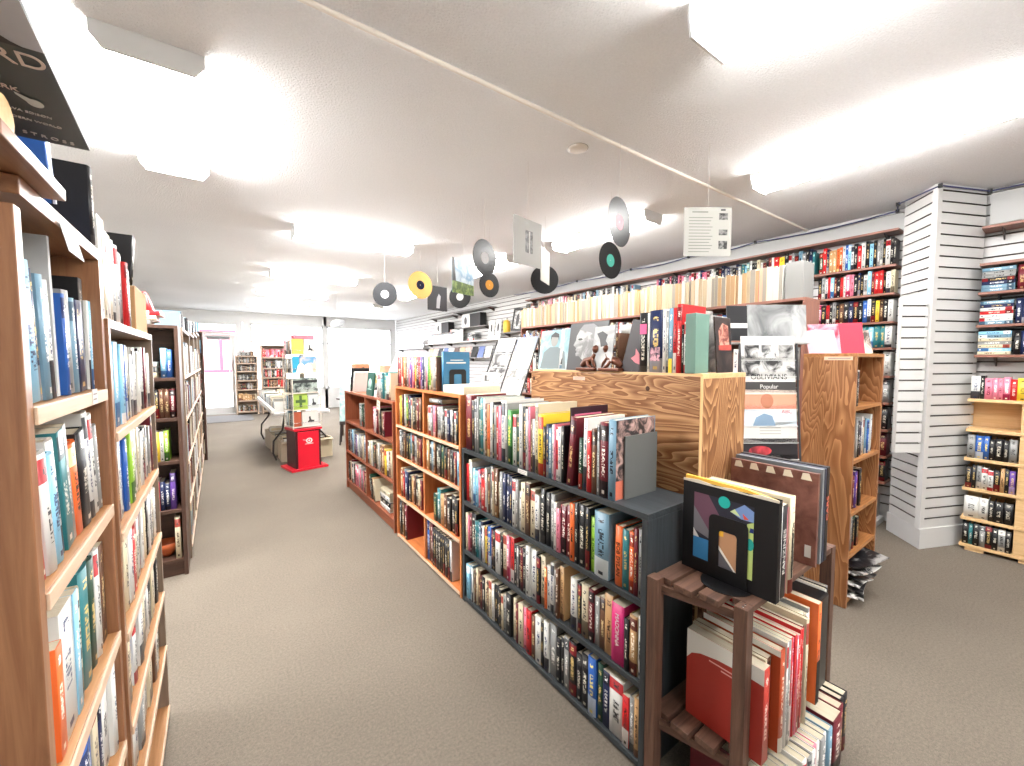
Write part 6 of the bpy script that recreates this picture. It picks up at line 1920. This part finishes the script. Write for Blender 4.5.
# displays beyond the red-brown bookcase
t = empty('display_table', (2.55, 8.3, 0), 0.2, 'dark display table of boxes and books between the tower and the far slatwall', 'table')
boxpart('table_top', (-0.6, -0.4, 0.72, 0.6, 0.4, 0.75), W_DARK['x'], t)
for x in (-0.55, 0.5):
    for y in (-0.36, 0.31):
        boxpart('leg', (x, y, 0, x + 0.05, y + 0.05, 0.7195), W_DARK['z'], t)
FQ = Frame(2.55, 8.3, 0.2)
for k, (x, y, z, w, h, c, lab) in enumerate(((-0.55, -0.3, 0.7505, 0.24, 0.42, (70, 40, 52), 'dark plum box standing on the display table'), (-0.28, -0.34, 0.7505, 0.3, 0.3, (160, 158, 152), 'off-white box with dark print on the display table'),
                                           (0.06, -0.34, 0.7505, 0.42, 0.34, (140, 136, 132), 'grey patterned box on the display table'), (-0.5, -0.28, 1.1708, 0.26, 0.26, (184, 116, 82), 'orange toned box on top of the plum box'),
                                           (-0.2, -0.3, 1.0510, 0.24, 0.16, (186, 160, 84), 'yellow box on the off-white box of the display table'), (0.06, -0.3, 1.0910, 0.4, 0.3, (184, 146, 120), 'peach box with dark dots, topmost on the display table'))):
    o = MB().box(0, 0, 0, w, 0.2, h).build('display_box', flat('dbox_%d' % k, c, 0.6), bevel=0.003)
    o.matrix_world = FQ.m @ Matrix.Translation((x, y, z))
    tag(o, lab, 'box', 'boxes on the display table')
    decal('printed_mark', ell(w * 0.5, h * 0.55, w * 0.18, h * 0.2, 10), DG if k % 2 else flat('mark_cream', (240, 226, 200), 0.5), o)
FQ2 = Frame(1.72, 7.6, -0.3)
t = bpy.data.objects.new('leaning_board', None)
COL.objects.link(t)
t.matrix_world = FQ2.m
tag(t, 'pale green printed board leaning beside the book tower', 'board')
o = MB().box(0, 0, 0, 0.5, 0.02, 0.8).build('board', print_mat('board_mint', (112, 146, 144), (160, 178, 174), 5), t, (0, 0, 0.42), (-0.3, 0.0, 0))
mb = MB()
mb.box(0.0, -0.03, 0.36, 0.5, 0.2, 0.42)
for x in (0.02, 0.44):
    mb.tube([(x, 0, 0.36), (x - 0.02, -0.02, 0.0)], 0.014, 6)
    mb.tube([(x, 0.18, 0.36), (x - 0.02, 0.3, 0.0)], 0.014, 6)
    mb.tube([(x, 0.19, 0.4), (x, 0.30, 1.1)], 0.012, 6)
mb.build('easel', flat('easel_dark', (58, 50, 50), 0.5), t)

MASS.build('distant_books', 'small distant books filling the far bookcases, table and slatwall ledge', 'books', 'distant books')

# ------------------------------------------------------------------ light and camera
w = bpy.data.worlds.new('sky')
SC.world = w
w.use_nodes = True
nt = w.node_tree
bg = nt.nodes['Background']
bg.inputs['Color'].default_value = rgb(240, 246, 255)
bg.inputs['Strength'].default_value = 2.6

cam = bpy.data.cameras.new('camera')
co = bpy.data.objects.new('camera', cam)
COL.objects.link(co)
SC.camera = co
cam.sensor_fit = 'HORIZONTAL'
cam.sensor_width = 36.0
cam.lens = 36.0 * 410.0 / 1024.0
cam.clip_start = 0.02
cam.clip_end = 200
co.location = (0, 0, 1.5)
pitch = math.atan2(23.0, 410.0)
yaw = math.radians(35.693)
co.rotation_euler = (PI / 2 - pitch, 0, -yaw)

vs = SC.view_settings
vs.view_transform = 'Standard'
vs.look = 'None'
vs.exposure = 2.72
vs.gamma = 1.0
vs.use_curve_mapping = False
SC.cycles.use_denoising = True
SC.cycles.max_bounces = 8
SC.cycles.diffuse_bounces = 5
SC.cycles.transparent_max_bounces = 8
